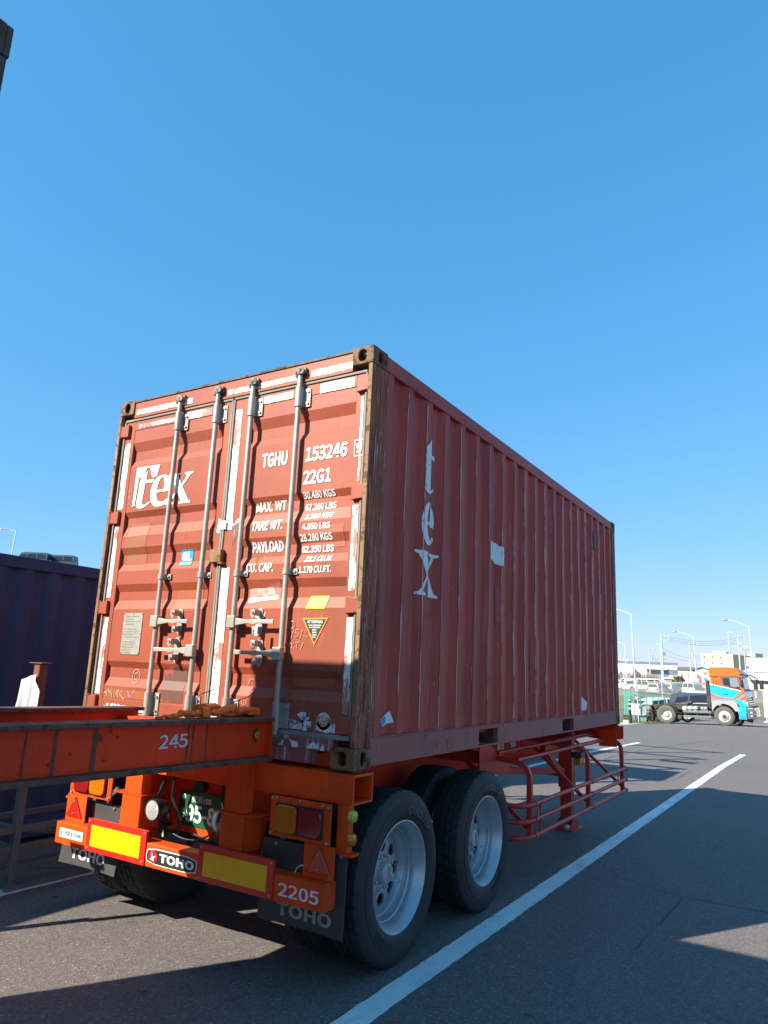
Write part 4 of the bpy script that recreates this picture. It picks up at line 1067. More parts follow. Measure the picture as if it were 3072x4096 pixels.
# side guard of bent posts and tubes, right side in full, left side alike
def arc(p0, p1, p2, n=6):
    p0, p1, p2 = Vector(p0), Vector(p1), Vector(p2); return [p0*(1-t)**2+p1*2*t*(1-t)+p2*t*t for t in frange(0, 1, n)]
for s in (0, 1):
    f = (lambda x: x) if s == 0 else mx
    P = lambda x, y, z: (f(x), y, z)
    for z in (.622, .492, .362):
        path = [P(-.19, 2.62, z), P(-.06, 2.66, z)]+[tuple(v) for v in arc(P(-.03, 2.68, z), P(.018, 2.74, z), P(.018, 2.86, z))]+[P(.018, 6.16, z)]+[tuple(v) for v in arc(P(.018, 6.18, z), P(.018, 6.28, z), P(-.05, 6.29, z))]
        mb = MB(); mb.tube(path, .021, 10); tp(mb, "guard_rail", M_guard, smooth=40)
    for y, zb in ((2.84, .335), (4.64, .34), (6.14, .345)):
        pth = [P(-.012, y, zb), P(-.012, y, .80)]+[tuple(v) for v in arc(P(-.012, y, .82), P(-.012, y, .945), P(-.14, y, .96))]+[P(-.75, y-.02, 1.02)]
        mb = MB()
        for a, b in zip(pth, pth[1:]): mb.bar(a, b, .055, .030) if abs(a[2]-b[2]) < .02 else mb.bar(a, b, .030, .055)
        mb = MB(); mb.tube(pth, .032, 4); tp(mb, "guard_post", M_guard, bevel=.004)
        for z in (.622, .492, .362):
            mb = MB(); mb.lathe([(-.014,.0225),(-.014,.027),(.014,.027),(.014,.0225)], 'y', (f(.018), y+.05, z), 12); tp(mb, "rail_clamp", M_guard)
        mb = MB(); mb.bar(P(-.62, y-.02, .93), P(-.035, y+.01, .42), .04, .035); tp(mb, "guard_brace", M_guard)
    mb = MB(); mb.tube([P(-.14, 2.86, .975), P(-.14, 6.12, .975)], .022, 10); tp(mb, "guard_rail", M_guard, smooth=40)
    mb = MB(); mb.tube([P(-.31, 2.82, 1.025), P(-.31, 5.95, 1.025)], .020, 10); tp(mb, "guard_rail", M_guard, smooth=40)
    mb = MB(); mb.bar(P(.018, 3.02, .37), P(.018, 3.02, .615), .018, .018); tp(mb, "guard_strut", M_guard)
    for y in (2.90, 5.72):
        mb = MB(); mb.prism([(y+.026*u, .555+.045*v) for u, v in stadium(1,1,14,2)], 'x', *sorted((f(.041), f(.048)))); tp(mb, "amber_reflector", M_amber)
    mb = MB(); mb.box(*sorted((f(-.11), f(-.03))), 4.44, 4.56, .80, .875); tp(mb, "marker_lamp", M_amber, bevel=.01)
    mb = MB(); mb.box(*sorted((f(-.13), f(-.02))), 4.42, 4.58, .876, .93); tp(mb, "marker_bracket", M_black, bevel=.006)
    box_part("front_plate", M_orgd, *sorted((f(-.2), f(.018))), 5.80, 5.81, .90, 1.10)
BW = tplace(lambda u, v: (-.7925, u, v))
for s_, y0, y1 in (("M", 3.62, 3.80), ("剛", 3.98, 4.16), ("運", 4.34, 4.52)):
    lay("lettering", text_mesh(s_, .02), (y0, y1, .86, 1.06), BW, M_ink, tr)

# ================================================================== CHASSIS 245 AND ITS CONTAINER (left of the camera)
def plain_container(root, material, rust, dims, off, roof=None, seed=0):
    """a whole corrugated container; dims = x0,x1,y0,y1,z0,z1 in world metres"""
    x0, x1, y0, y1, z0, z1 = dims
    for zz in (z0, z1-.118):
        for (x, sx) in ((x1, -1), (x0, 1)):
            for (y, sy) in ((y0, 1), (y1, -1)): corner_casting(x, y, zz, sx, sy, "corner_casting", root, rust, off)
    for x, s in ((x1, -1), (x0, 1)):
        for ya, yb in ((y0+.003, y0+.16), (y1-.16, y1-.003)):
            mb = MB(); mb.box(*sorted((x+s*.004, x+s*.13)), ya, yb, z0+.119, z1-.119); part(mb, "corner_post", rust, root, bevel=.008, off=off)
        mb = MB(); mb.box(*sorted((x+s*.004, x+s*.062)), y0+.179, y1-.179, z1-.112, z1-.006); part(mb, "top_rail", material, root, bevel=.004, off=off)
        mb = MB(); mb.box(*sorted((x+s*.004, x+s*.062)), y0+.179, y1-.179, z0+.012, z0+.165); part(mb, "bottom_rail", material, root, bevel=.004, off=off)
        sg = 1 if s < 0 else -1
        corrugated_wall("side_panel", x-sg*.012, sg, material, root, y0+.161, y1-.161, z0+.166, z1-.113, off, seed+3*sg, 14, side_breaks(y0+.161, y1-.161))
    for y, s in ((y0, 1), (y1, -1)):
        mb = MB(); mb.box(x0+.131, x1-.131, *sorted((y+s*.03, y+s*.05)), z0+.05, z1-.05)
        for k in range(7): mb.box(x0+.24+k*.29, x0+.35+k*.29, *sorted((y+s*.012, y+s*.0295)), z0+.17, z1-.12)
        part(mb, "end_panel", material, root, off=off)
        mb = MB(); mb.box(x0+.163, x1-.163, *sorted((y+s*.006, y+s*.07)), z1-.1, z1-.008); part(mb, "end_rail", material, root, off=off)
        mb = MB(); mb.box(x0+.163, x1-.163, *sorted((y+s*.006, y+s*.07)), z0+.008, z0+.12); part(mb, "end_rail", material, root, off=off)
    mb = MB(); mb.box(x0+.064, x1-.064, y0+.08, y1-.08, z1-.03, z1-.012); part(mb, "roof_panel", roof or material, root, off=off)
    if roof:
        for x, s in ((x1, -1), (x0, 1)):
            mb = MB(); mb.box(*sorted((x+s*.006, x+s*.06)), y0+.18, y1-.18, z1-.0055, z1-.001); part(mb, "roof_edge", roof, root, off=off)
    mb = MB(); mb.box(x0+.064, x1-.064, y0+.08, y1-.08, z0+.05, z0+.075); part(mb, "floor_panel", material, root, off=off)

NX0, NX1, NY1, NZ0 = -2.298, .140, -2.50, 1.199
box2 = empty("shipping_container", ((NX0+NX1)/2, NY1-3.03, NZ0), label="dark container whose top corner casting shows at the upper left edge", cat="container")
plain_container(box2, M_dk, M_dk, (NX0, NX1, NY1-6.058, NY1, NZ0, NZ0+2.591), -Vector(box2.location), seed=9)

ch2 = empty("container_chassis", (-1.06, -5.0, 0), label="red-orange gooseneck chassis with beams numbered 245", cat="trailer")
C2 = Vector((1.06, 5.0, 0))
def cp(mb, name, material, parent=None, smooth=None, bevel=0.0, label=None): return part(mb, name, material, parent or ch2, smooth, bevel, label, C2)
BZ0, BZ1 = 1.176, 1.422                                             # neck beams: bottom and top at the free end
SL2 = .015                                                          # they rise a little towards the chassis
def bz(y, z): return z+SL2*(-.15-y)
for xw, yend, side_ in ((-.555, -.105, 1), (-1.515, -.26, -1)):
    y0 = -2.44
    def slab(mb, xa, xb, za, zb, ya=y0, yb=yend):
        mb.add([(xa,ya,bz(ya,za)),(xb,ya,bz(ya,za)),(xb,yb,bz(yb,za)),(xa,yb,bz(yb,za)),(xa,ya,bz(ya,zb)),(xb,ya,bz(ya,zb)),(xb,yb,bz(yb,zb)),(xa,yb,bz(yb,zb))],
               [(0,3,2,1),(4,5,6,7),(0,1,5,4),(1,2,6,5),(2,3,7,6),(3,0,4,7)])
    mb = MB(); slab(mb, xw-.012, xw, BZ0+.0265, BZ1-.0225); neck = cp(mb, "neck_beam", M_orgd)
    mb = MB(); slab(mb, xw-.085, xw+.055, BZ1-.022, BZ1); cp(mb, "beam_flange", M_flange, bevel=.003)
    mb = MB(); slab(mb, xw-.085, xw+.055, BZ0, BZ0+.026); cp(mb, "beam_flange", M_flange, bevel=.003)
    if side_ == 1:
        mb = MB(); slab(mb, xw+.0005, xw+.040, BZ0+.027, BZ1-.023, yend-.012, yend); cp(mb, "end_plate", M_orgd)
        for y, w in ((-1.64,.010), (-1.50,.016), (-1.30,.022), (-.735,.010), (-.70,.008), (-.60,.010)):
            mb = MB(); slab(mb, xw+.0002, xw+.0024, BZ0+.027, BZ1-.023, y-w/2, y+w/2); cp(mb, "weld_seam", M_flange)
        for y, z in ((-1.22,1.375),(-1.18,1.35),(-1.42,1.29),(-1.24,1.25),(-1.52,1.25)):
            mb = MB(); mb.lathe([(0,.008),(.003,.006),(.004,0)], 'x', (xw+.0005, y, bz(y, z)), 8); cp(mb, "rivet", M_flange)
        mb = MB(); mb.prism([(-.205+.036*c, bz(-.2, 1.322)+.042*d) for c, d in ((1,0),(0,1),(-1,0),(0,-1))], 'x', xw+.0005, xw+.005); rf = cp(mb, "reflector_holder", M_black)
        mb = MB(); mb.lathe([(0,.024),(.008,.024),(.011,.018),(.012,0)], 'x', (xw+.0055, -.205, bz(-.2, 1.322)), 16); cp(mb, "amber_reflector", plain("dull_amber", (.45,.16,.005), .3), rf, 40)
        lay("lettering", text_mesh("245", .006), (-.925, -.735, bz(-.83, 1.282), bz(-.83, 1.350)), lambda u, v: tuple(a+b for a, b in zip((xw+.0025, u, v), C2)), plain("pale_stencil_figures", (.56,.58,.60), .55), ch2)
mb = MB(); mb.box(-1.502, -.568, -.42, -.30, 1.215, 1.375); cp(mb, "neck_cross_member", M_orgd, bevel=.004)
mb = MB(); mb.box(-.86, -.62, -.40, -.16, 1.424, 1.432); cp(mb, "lock_pad", M_flange)
M_rag = paint("orange_painted_lock", (.85,.13,.01), .5, .2, 20, rust=.12, rust_col=(.3,.07,.02), rust_scale=40, bump=.5)
mb = MB(); mb.prism([(-.80,1.433),(-.655,1.433),(-.66,1.485),(-.70,1.498),(-.79,1.485)], 'y', -.50, -.40); cp(mb, "lock_block", M_rag, bevel=.006)
def lumpy(pts, rad, seed):
    rr = random.Random(seed); P_ = []; Q = []
    for i in range(len(pts)-1):
        for t in (0, .25, .5, .75):
            p = Vector(pts[i]).lerp(Vector(pts[i+1]), t); k = rad[i]+(rad[i+1]-rad[i])*t
            P_.append(p+Vector((rr.uniform(-.006,.006), 0, rr.uniform(-.004,.008)))); Q.append(k*rr.uniform(.72, 1.25))
    mb = MB(); mb.tube(P_, Q, 7); mb.v = [(x+rr.uniform(-.003,.003), y, z+rr.uniform(-.003,.003)) for x, y, z in mb.v]; return mb
cp(lumpy([(-.585,-.93,1.437),(-.60,-.84,1.444),(-.59,-.74,1.455),(-.60,-.64,1.450),(-.63,-.56,1.446)], [.006,.012,.021,.017,.010], 1), "lock_handle", M_rag, smooth=25)
cp(lumpy([(-.59,-.545,1.444),(-.585,-.46,1.462),(-.60,-.36,1.466),(-.59,-.28,1.458),(-.62,-.22,1.448)], [.014,.026,.028,.022,.012], 2), "lock_handle", M_rag, smooth=25)
mb = MB(); mb.prism([(-.64,1.433),(-.575,1.433),(-.58,1.476),(-.60,1.492),(-.635,1.485)], 'y', -.615, -.560); cp(mb, "lock_block", M_rag, bevel=.004)
mb = MB(); mb.prism([(-.66,1.433),(-.58,1.433),(-.585,1.470),(-.65,1.474)], 'y', -.255, -.150); cp(mb, "lock_block", M_rag, bevel=.004)
mb = MB(); mb.tube([(-.64,-.30,1.455),(-.70,-.26,1.50),(-.68,-.16,1.53),(-.66,-.07,1.59),(-.72,-.03,1.62)], .003, 6); cp(mb, "tie_wire", M_flange)
mb = MB(); mb.tube([(-.80,-.44,1.46),(-.90,-.36,1.51),(-.98,-.25,1.53),(-1.0,-.12,1.56)], .003, 6); cp(mb, "tie_wire", M_flange)
for xw in (-.555, -1.515):                                          # deep frame under the container
    mb = MB(); mb.box(xw-.02, xw+.02, NY1-6.2, -2.30, .84, 1.165); cp(mb, "main_beam", M_orgd)
    mb = MB(); mb.box(xw-.08, xw+.05, -2.448, -2.442, .84, 1.40); cp(mb, "step_plate", M_orgd)
for y in (NY1-.15, NY1-5.9):
    mb = MB(); mb.box(NX0-.02, NX1+.02, y-.08, y+.08, 1.166, NZ0-.001); cp(mb, "bolster", M_orgd)
w0 = [o for o in tr.children if o.name.startswith("wheel") and o.type == 'EMPTY'][0]
for y in (-7.2, -8.45):
    for x, flip in ((NX1-.01, 0), (NX1-.345, 0), (NX0+.01, 1), (NX0+.345, 1)):
        w = copy_tree(w0, ch2); w.location = (x+1.06, y+5.0, TR_+.001); w.rotation_euler = (0, 0, math.pi if flip else 0)
    mb = MB(); mb.tube([(NX0+.4, y, TR_), (NX1-.4, y, TR_)], .06, 12); cp(mb, "axle", M_black)
    for xw in (-.555, -1.515):
        mb = MB(); mb.box(xw-.05, xw+.05, y-.2, y+.2, .56, .839); cp(mb, "spring_hanger", M_black)
for x in (-.35, -1.77):                                             # its own legs stand behind the camera's left
    mb = MB(); mb.box(x-.07, x+.07, -2.95, -2.81, .05, 1.1655); mb.box(x-.13, x+.13, -3.0, -2.76, .001, .0495); cp(mb, "landing_leg", M_orgd)

# ================================================================== NAVY CONTAINER, STEEL RACK, CLOTH
box3 = empty("shipping_container", (-5.42, -.9, .03), label="long navy-blue container with rust streaks standing on the ground at the left", cat="container")
plain_container(box3, M_blue, M_blue, (-6.638, -4.20, -7.0, 5.192, .03, 2.632), -Vector(box3.location), M_bluet, seed=21)
M_rs = paint("rust_streak", (.075,.035,.025), .8, .3, 20, bump=.3)
for k in range(-1, 16):                                             # rust run-downs on the flats
    y = .21+k*PITCH; r_ = random.Random(k)
    for z1, h in ((2.20+r_.uniform(-.04,.04), r_.uniform(.08,.22)), (1.16+r_.uniform(-.1,.1), r_.uniform(.05,.2))):
        mb = MB(); x = -4.2-.012-.0045
        mb.add([(x, y+.035, z1), (x, y+.058, z1+.012), (x, y+.066, z1), (x, y+.064, z1-h), (x, y+.058, z1-h*1.2)], [(0,1,2,3,4)])
        mb.v = [(a+.006, b, c) for a, b, c in mb.v]
        part(mb, "rust_streak", M_rs, box3, off=-Vector(box3.location))

rack = empty("steel_rack", (-3.25, -.9, 0), label="grey steel trestle rack on the white line, left of the orange bumper", cat="rack")
KO = Vector((3.25, .9, 0))
def kp(mb, name, m=None, bevel=.003): return part(mb, name, m or M_steel, rack, None, bevel, None, KO)
for x in (-2.985, -3.50):
    for y in (-.035, -1.66):
        mb = MB(); h = 1.30 if x > -3.2 else .46
        mb.box(x-.028, x+.028, y-.028, y+.028, .002, h); kp(mb, "rack_post")
    for y0, y1, zs in ((-1.63, -.064, (.14, .30, .43)), (-.006, .95, (.022, .155, .30, .43))):
        for z in zs:
            mb = MB(); mb.box(x-.022, x+.022, y0, y1, z-.022, z+.022); kp(mb, "rack_rail")
    mb = MB(); mb.box(x-.025, x+.025, .951, .995, .002, .46); kp(mb, "rack_post")
for y in (-.035, -1.66, .973):
    for z in (.30, .43):
        mb = MB(); mb.box(-3.47, -3.015, y-.02, y+.02, z-.02, z+.02); kp(mb, "rack_crossbar")
mb = MB(); mb.bar((-3.01, .03, .42), (-3.47, .92, .18), .035, .035); kp(mb, "rack_brace")
M_stk = paint("brown_stake_paint", (.17,.06,.035), .6, .2, 8, rust=.3, bump=.2)
for y in (-.035, -1.66):
    mb = MB(); mb.box(-3.010, -2.945, y-.030, y-.022, 1.3005, 1.652); mb.box(-2.9448, -2.937, y-.030, y+.04, 1.3005, 1.652); kp(mb, "stake", M_stk)
    mb = MB(); mb.box(-3.06, -2.90, y-.045, y+.055, 1.6525, 1.660); kp(mb, "stake_cap", M_stk)
mb = MB(); mb.box(-3.0, -2.985, -.0645, -.0575, 1.30, 1.61); kp(mb, "stake_strip", M_steel)
mb = MB(); mb.box(-3.035, -3.012, -.072, -.063, 1.40, 1.56); kp(mb, "tape_wrap", plain("orange_tape", (.7,.3,.08), .6))
# cloth hanging on the stake: folded sheet with two sides
mb = MB(); nu, nv = 16, 14; vs = []
for j in range(nv+1):
    for i in range(nu+1):
        t = i/nu; q = j/nv
        top = 1.525+.045*smooth01(t/.62) if t < .62 else 1.57-.125*(t-.62)/.38
        x = -3.095+.26*t+.012*math.sin(q*3)*(1-t); z = top-q*(top-1.17)
        y = -.10-.034*math.sin(t*9.0+q*1.2)*(.35+.65*q)-.020*math.sin(t*19+2*q)*(.3+.7*q)
        vs.append((x, y, z))
k = len(vs); vs += [(x, y+.004, z) for x, y, z in vs]
fs = [(j*(nu+1)+i, j*(nu+1)+i+1, (j+1)*(nu+1)+i+1, (j+1)*(nu+1)+i) for j in range(nv) for i in range(nu)]
fs += [tuple(q+k for q in f[::-1]) for f in fs]
mb.add(vs, fs); o = mb.build("cloth", M_cloth, smooth=80)
tag(o, "white cloth draped over the stake in front of the navy container", "cloth")

# ================================================================== VEHICLES
M_glass = plain("tinted_glass", (.012,.016,.02), .06, spec=.8)
M_glassl = plain("pale_glass", (.16,.20,.22), .08, spec=.8)
M_tyre2 = plain("road_tyre", (.035,.034,.033), .75)
M_alloy = plain("alloy_wheel", (.52,.50,.46), .4, .4)
M_chrome = plain("chrome", (.30,.29,.28), .22, .8)
def carpaint(name, c, rough=.25):
    t = NT(name); t.b.inputs["Coat Weight"].default_value = .4; t.b.inputs["Coat Roughness"].default_value = .05
    return t.done(t.mix(t.noise(3, 3), tuple(q*.95 for q in c), c), rough)
CW, CS, CB, CD = carpaint("white_car_paint", (.78,.78,.77)), carpaint("silver_blue_car_paint", (.34,.38,.42)), carpaint("light_blue_car_paint", (.22,.36,.46)), carpaint("dark_navy_car_paint", (.040,.046,.075))
CG, CK = carpaint("grey_car_paint", (.30,.29,.28)), carpaint("dark_green_grey_car_paint", (.05,.06,.062))
WHM = {}
def simple_wheel(parent, x, y, z, r, w, sgn):
    """wheel of a car: axis along y, outer side sgn"""
    key = (r, w, sgn)
    if key not in WHM:
        a = MB(); a.lathe([(0,r*.62),(sgn*w*.04,r*.80),(0,r*.95),(-sgn*w*.12,r),(-sgn*w*.88,r),(-sgn*w,r*.94),(-sgn*w,r*.6)], 'y', (0,0,0), 28)
        b = MB(); b.lathe([(0,r*.62),(-sgn*w*.12,r*.58),(-sgn*w*.25,r*.30),(-sgn*w*.12,r*.18),(-sgn*w*.10,0)], 'y', (0,0,0), 20)
        WHM[key] = (a.mesh("tyre"), b.mesh("rim"))
    e = empty("wheel", (x, y, z), parent=parent)
    link("tyre", WHM[key][0], M_tyre2, e, 40); link("rim", WHM[key][1], M_alloy, e, 40)

def car(name, label, loc, rz, body, prof, belt, roofseg, length, width, paint_, r=.31, axles=(.8, None), group=None, cat="car", rack=False, windows=None, rear_glass=True):
    """prof: lower side outline (x,z) list from front bottom over the bonnet to the rear; roofseg: greenhouse outline (x,z)"""
    c = empty(name, loc, rz, label, cat, group); hw = width/2
    ax = [axles[0], axles[1] or length-axles[0]]
    low = []                                                       # outline with wheel arches
    zb = .22
    low.append((.03, zb))
    for a in ax:
        for t in frange(math.pi, 0, 8): low.append((a-(r+.06)*math.cos(math.pi-t)*-1 if False else a+(r+.06)*math.cos(t), max(zb, r+(r+.06)*math.sin(t))))
    low.append((length-.03, zb)); outline = low+list(reversed(prof))
    n = len(outline); mb = MB(); vs = []
    for s, inset in ((-1, .05), (-1, 0), (1, 0), (1, .05)):
        for (x, z) in outline:
            k = .03 if inset else 0
            xx = length/2+(x-length/2)*(1-k*.6); zz = z if z < .5 else z-(k*.5)
            vs.append((xx, s*(hw-inset), zz))
    fs = [tuple(range(n-1, -1, -1)), tuple(range(3*n, 4*n))]
    for j in range(3): fs += [(j*n+i, j*n+(i+1)%n, (j+1)*n+(i+1)%n, (j+1)*n+i) for i in range(n)]
    mb.add(vs, fs); mb.build("body", paint_, c, 35)
    m = len(roofseg); mb = MB(); vs = []                            # greenhouse, narrower towards the roof
    zt = max(z for x, z in roofseg)
    for s in (-1, 1):
        for (x, z) in roofseg: vs.append((x, s*(hw-.05-.17*smooth01((z-belt)/(zt-belt))), z))
    fs = [tuple(range(m-1, -1, -1)), tuple(range(m, 2*m))]+[(i, (i+1)%m, m+(i+1)%m, m+i) for i in range(m)]
    mb.add(vs, fs); mb.build("cabin", paint_, c, 35, bevel=.03)
    def yside(z, s): return s*(hw-.05-.17*smooth01((z-belt)/(zt-belt))+.006)
    for s in (-1, 1):
        for w_ in windows:
            mb = MB(); mb.add([(x, yside(z, s), z) for x, z in w_], [tuple(range(len(w_)))])
            mb.add([(x, yside(z, s)-s*.02, z) for x, z in w_], [tuple(range(len(w_)))]); mb.build("side_window", M_glass, c)
    # windscreen and rear glass follow first and last slope of the greenhouse
    def pane(i, j, nm, e):
        (x0, z0), (x1, z1) = roofseg[i], roofseg[j]
        a = (x0+(x1-x0)*.12, z0+(z1-z0)*.12); b = (x0+(x1-x0)*.9, z0+(z1-z0)*.9)
        mb = MB(); vs = []
        for (x, z), k in ((a, .09), (b, .13)):
            for s in (-1, 1): vs.append((x+e*.012, s*(abs(yside(z, 1))-k), z+.01))
        mb.add(vs, [(0,1,3,2)]); mb.add([(x-e*.02, y, z) for x, y, z in vs], [(0,1,3,2)]); mb.build(nm, M_glass, c)
    pane(0, 1, "windscreen", -1); pane(m-1, m-2, "rear_window", 1)
    zl = belt-.16
    for s in (-1, 1):
        mb = MB(); mb.box(.01, .12, *sorted((s*(hw-.42), s*(hw-.06))), zl-.07, zl+.03); mb.build("headlamp", M_lamp, c, bevel=.02)
        mb = MB(); mb.box(length-.09, length-.002, *sorted((s*(hw-.26), s*(hw-.05))), zl-.12, zl+.10); mb.build("tail_lamp", M_redl, c, bevel=.02)
        mb = MB(); xm = roofseg[0][0]+.28; mb.box(xm, xm+.10, *sorted((s*(hw-.01), s*(hw+.16))), belt+.02, belt+.14); mb.build("wing_mirror", paint_, c, bevel=.02)
        for a in ax: simple_wheel(c, a, s*(hw-.015), r, r, .2, s)
    mb = MB(); mb.box(-.015, .0, -.26, .26, .32, .44); mb.build("number_plate", M_ink, c)
    mb = MB(); mb.box(length-.002, length+.012, -.17, .17, belt-.28, belt-.13); mb.build("number_plate", M_ink, c)
    return c
HATCH = dict(prof=[(.0,.35),(.02,.62),(.18,.74),(1.10,.92),(4.10,.98),(4.36,.90),(4.40,.40)], belt=.93, roofseg=[(.95,.93),(1.75,1.36),(2.3,1.45),(3.1,1.44),(3.85,1.20),(4.28,.97)], length=4.4, width=1.74,
             windows=[[(1.30,.98),(1.82,1.32),(2.35,1.38),(2.42,.98)],[(2.50,.98),(2.45,1.38),(3.05,1.36),(3.55,1.14),(3.5,.99)]], r=.31, axles=(.85, 3.5))
MINI = dict(prof=[(.0,.35),(.02,.70),(.15,.86),(.95,1.02),(4.45,1.06),(4.58,.95),(4.6,.40)], belt=1.02, roofseg=[(.75,1.02),(1.55,1.64),(2.2,1.75),(3.9,1.74),(4.38,1.62),(4.55,1.04)], length=4.6, width=1.70,
            windows=[[(1.12,1.08),(1.68,1.58),(2.25,1.64),(2.30,1.08)],[(2.40,1.08),(2.36,1.64),(3.35,1.64),(3.40,1.08)],[(3.5,1.08),(3.46,1.63),(4.05,1.60),(4.22,1.10)]], r=.31, axles=(.80, 3.55))
VAN = dict(prof=[(.0,.35),(.02,.85),(.10,1.02),(.45,1.12),(4.60,1.12),(4.68,.95),(4.7,.4)], belt=1.10, roofseg=[(.38,1.10),(.95,1.85),(1.4,1.95),(4.4,1.96),(4.58,1.88),(4.66,1.12)], length=4.7, width=1.70,
           windows=[[(.72,1.16),(1.05,1.75),(1.75,1.82),(1.75,1.16)],[(1.88,1.16),(1.88,1.82),(3.05,1.82),(3.05,1.16)],[(3.18,1.16),(3.18,1.82),(4.35,1.80),(4.42,1.16)]], r=.33, axles=(.75, 3.6))
SUV = dict(prof=[(.0,.42),(.02,.80),(.16,.94),(1.15,1.06),(4.5,1.10),(4.62,.98),(4.65,.45)], belt=1.06, roofseg=[(1.05,1.06),(1.70,1.68),(2.3,1.78),(4.0,1.77),(4.36,1.66),(4.58,1.08)], length=4.65, width=1.80,
           windows=[[(1.35,1.12),(1.80,1.60),(2.35,1.68),(2.40,1.12)],[(2.5,1.12),(2.46,1.68),(3.35,1.68),(3.40,1.12)],[(3.52,1.12),(3.46,1.66),(4.02,1.63),(4.15,1.14)]], r=.36, axles=(.88, 3.65))
PI = math.pi
def put(name, label, style, x, y, rz, paint_, z=None, group=None, cat="car", **kw):
    d = dict(style); d.update(kw)
    return car(name, label, (x, y, g(x, y) if z is None else z), rz, None, paint_=paint_, group=group, cat=cat, **d)
# near lot behind the green fence
put("parked_car", "white hatchback parked behind the green mesh fence", HATCH, -6.0, 51.9, math.radians(218.7), CW)
put("parked_minivan", "dark navy minivan parked behind the orange and blue tractor unit", MINI, -1.75, 45.0, PI+math.radians(4), CD, cat="minivan")
put("parked_car", "silver-blue car at the container's far edge beside the green gate", MINI, -10.55, 40.9, math.radians(100), CS)
# far lot
G3 = "vehicles in the far parking row"
put("parked_suv", "white off-roader with a teal stripe, leftmost in the far parking row", SUV, -25.4, 117.5, math.radians(-165), CW, -.25, G3, "off-roader")
put("parked_van", "tall white van in the far row, left of the grey hatchback", VAN, -22.6, 119.3, math.radians(-140), CW, -.28, G3, "van")
put("parked_truck", "white boxy van beside the tall white van in the far row", VAN, -20.6, 121.5, math.radians(-160), CW, -.20, G3, "van")
put("parked_car", "grey minivan seen from behind in the far row, nearest the fence post", MINI, -17.6, 104.6, math.radians(-100), CG, -.52, G3)
put("parked_car", "light blue minivan beside the grey one in the far row", MINI, -17.0, 109.0, math.radians(-96), CB, -.45, G3)
put("parked_suv", "dark grey van in the far row beside the leafy bush", VAN, -16.2, 118.8, math.radians(-110), CK, -.50, G3, "van")
put("parked_van", "silver van seen from behind, rightmost in the far row", VAN, -14.0, 109.6, math.radians(-98), carpaint("silver_van_paint", (.42,.46,.52)), -.42, G3, "van")
put("parked_car", "white roof of a car showing between the minivan and the fence", SUV, -7.15, 60.6, math.radians(-81), CW, -.80)

# ---------------------------------------------------------------- tractor unit
TX, TYY = -5.85, 40.45
tz = g(TX, TYY)
trk = empty("tractor_unit", (TX, TYY, tz), rot=(0, -math.atan(.035), math.radians(-1.7)), label="orange and sky-blue tractor unit parked without a trailer", cat="truck")
T_or, T_bl = carpaint("truck_orange", (.66,.115,.008)), carpaint("truck_sky_blue", (.008,.36,.72))
T_pk, T_gr = plain("salmon_stripe", (.62,.16,.12), .3), plain("grey_wheel_arch", (.30,.28,.26), .5)
T_dk = paint("grimy_black_frame", (.035,.033,.03), .6, .3, 5, bump=.1)
WD = 2.40
def kb(name, m, x0, x1, y0, y1, z0, z1, bevel=0.0, parent=None):
    mb = MB(); mb.box(x0, x1, y0, y1, z0, z1); return mb.build(name, m, parent or trk, None, bevel)
# cab shell as a side outline across the width (front upright, roof rounded forward)
SIDE = [(2.50,1.22),(2.50,2.56),(3.99,2.60),(4.14,2.60),(4.22,1.90),(4.34,1.30),(4.36,1.02),(3.90,1.02),(3.86,1.16),(3.60,1.33),(2.76,1.33),(2.62,1.22)]
mb = MB(); mb.prism(SIDE, 'y', .03, WD-.03); cab = mb.build("cab", T_or, trk, None, .05)
ROOF = [(2.50,2.565),(2.50,3.02),(2.56,3.12),(3.6,3.11),(3.92,3.03),(4.06,2.90),(4.17,2.62),(4.14,2.605)]
mb = MB(); n = len(ROOF); vs = []
for y, k in ((.03, 0), (.12, 1), (WD-.12, 1), (WD-.03, 0)):
    for x, z in ROOF: vs.append((x, y, z if k else (z if z < 2.7 else z-.07)))
fs = [tuple(range(n-1, -1, -1)), tuple(range(3*n, 4*n))]
for j in range(3): fs += [(j*n+i, j*n+(i+1)%n, (j+1)*n+(i+1)%n, (j+1)*n+i) for i in range(n)]
mb.add(vs, fs); mb.build("roof_fairing", T_or, trk, 50)
kb("roof_hatch", T_or, 2.95, 3.45, .8, 1.6, 3.112, 3.14, .02)
def sidepoly(name, m, pts, y=.022, th=.010, parent=None):
    a = MB(); a.prism(pts, 'y', y-th/2, y+th/2); return a.build(name, m, parent or trk)
sidepoly("blue_stripe", T_bl, [(2.505,2.20),(4.03,1.84),(3.62,1.46),(3.05,1.52),(2.505,1.70)])
sidepoly("salmon_stripe", T_pk, [(2.505,1.47),(3.05,1.44),(3.62,1.375),(4.18,1.80),(4.13,1.86),(3.64,1.455),(3.05,1.515),(2.505,1.60)], .019)
sidepoly("white_pinstripe", M_ink, [(2.505,2.20),(4.03,1.84),(4.06,1.86),(2.505,2.235)], .018)
sidepoly("blue_stripe", T_bl, [(3.70,1.37),(4.18,1.70),(4.18,1.60),(3.86,1.37)], .019)
sidepoly("orange_panel", T_or, [(3.88,1.375),(4.30,1.375),(4.20,1.63)], .019)
sidepoly("blue_sill", T_bl, [(2.505,1.23),(2.62,1.23),(2.76,1.34),(3.60,1.34),(3.84,1.18),(3.90,1.03),(4.35,1.03),(4.33,1.365),(3.60,1.37),(2.505,1.43)], .020)
kb("step_panel", T_bl, 3.80, 4.22, .015, .40, .66, 1.015, .02)
kb("step_panel", T_bl, 3.82, 4.20, .018, .40, .37, .655, .02)
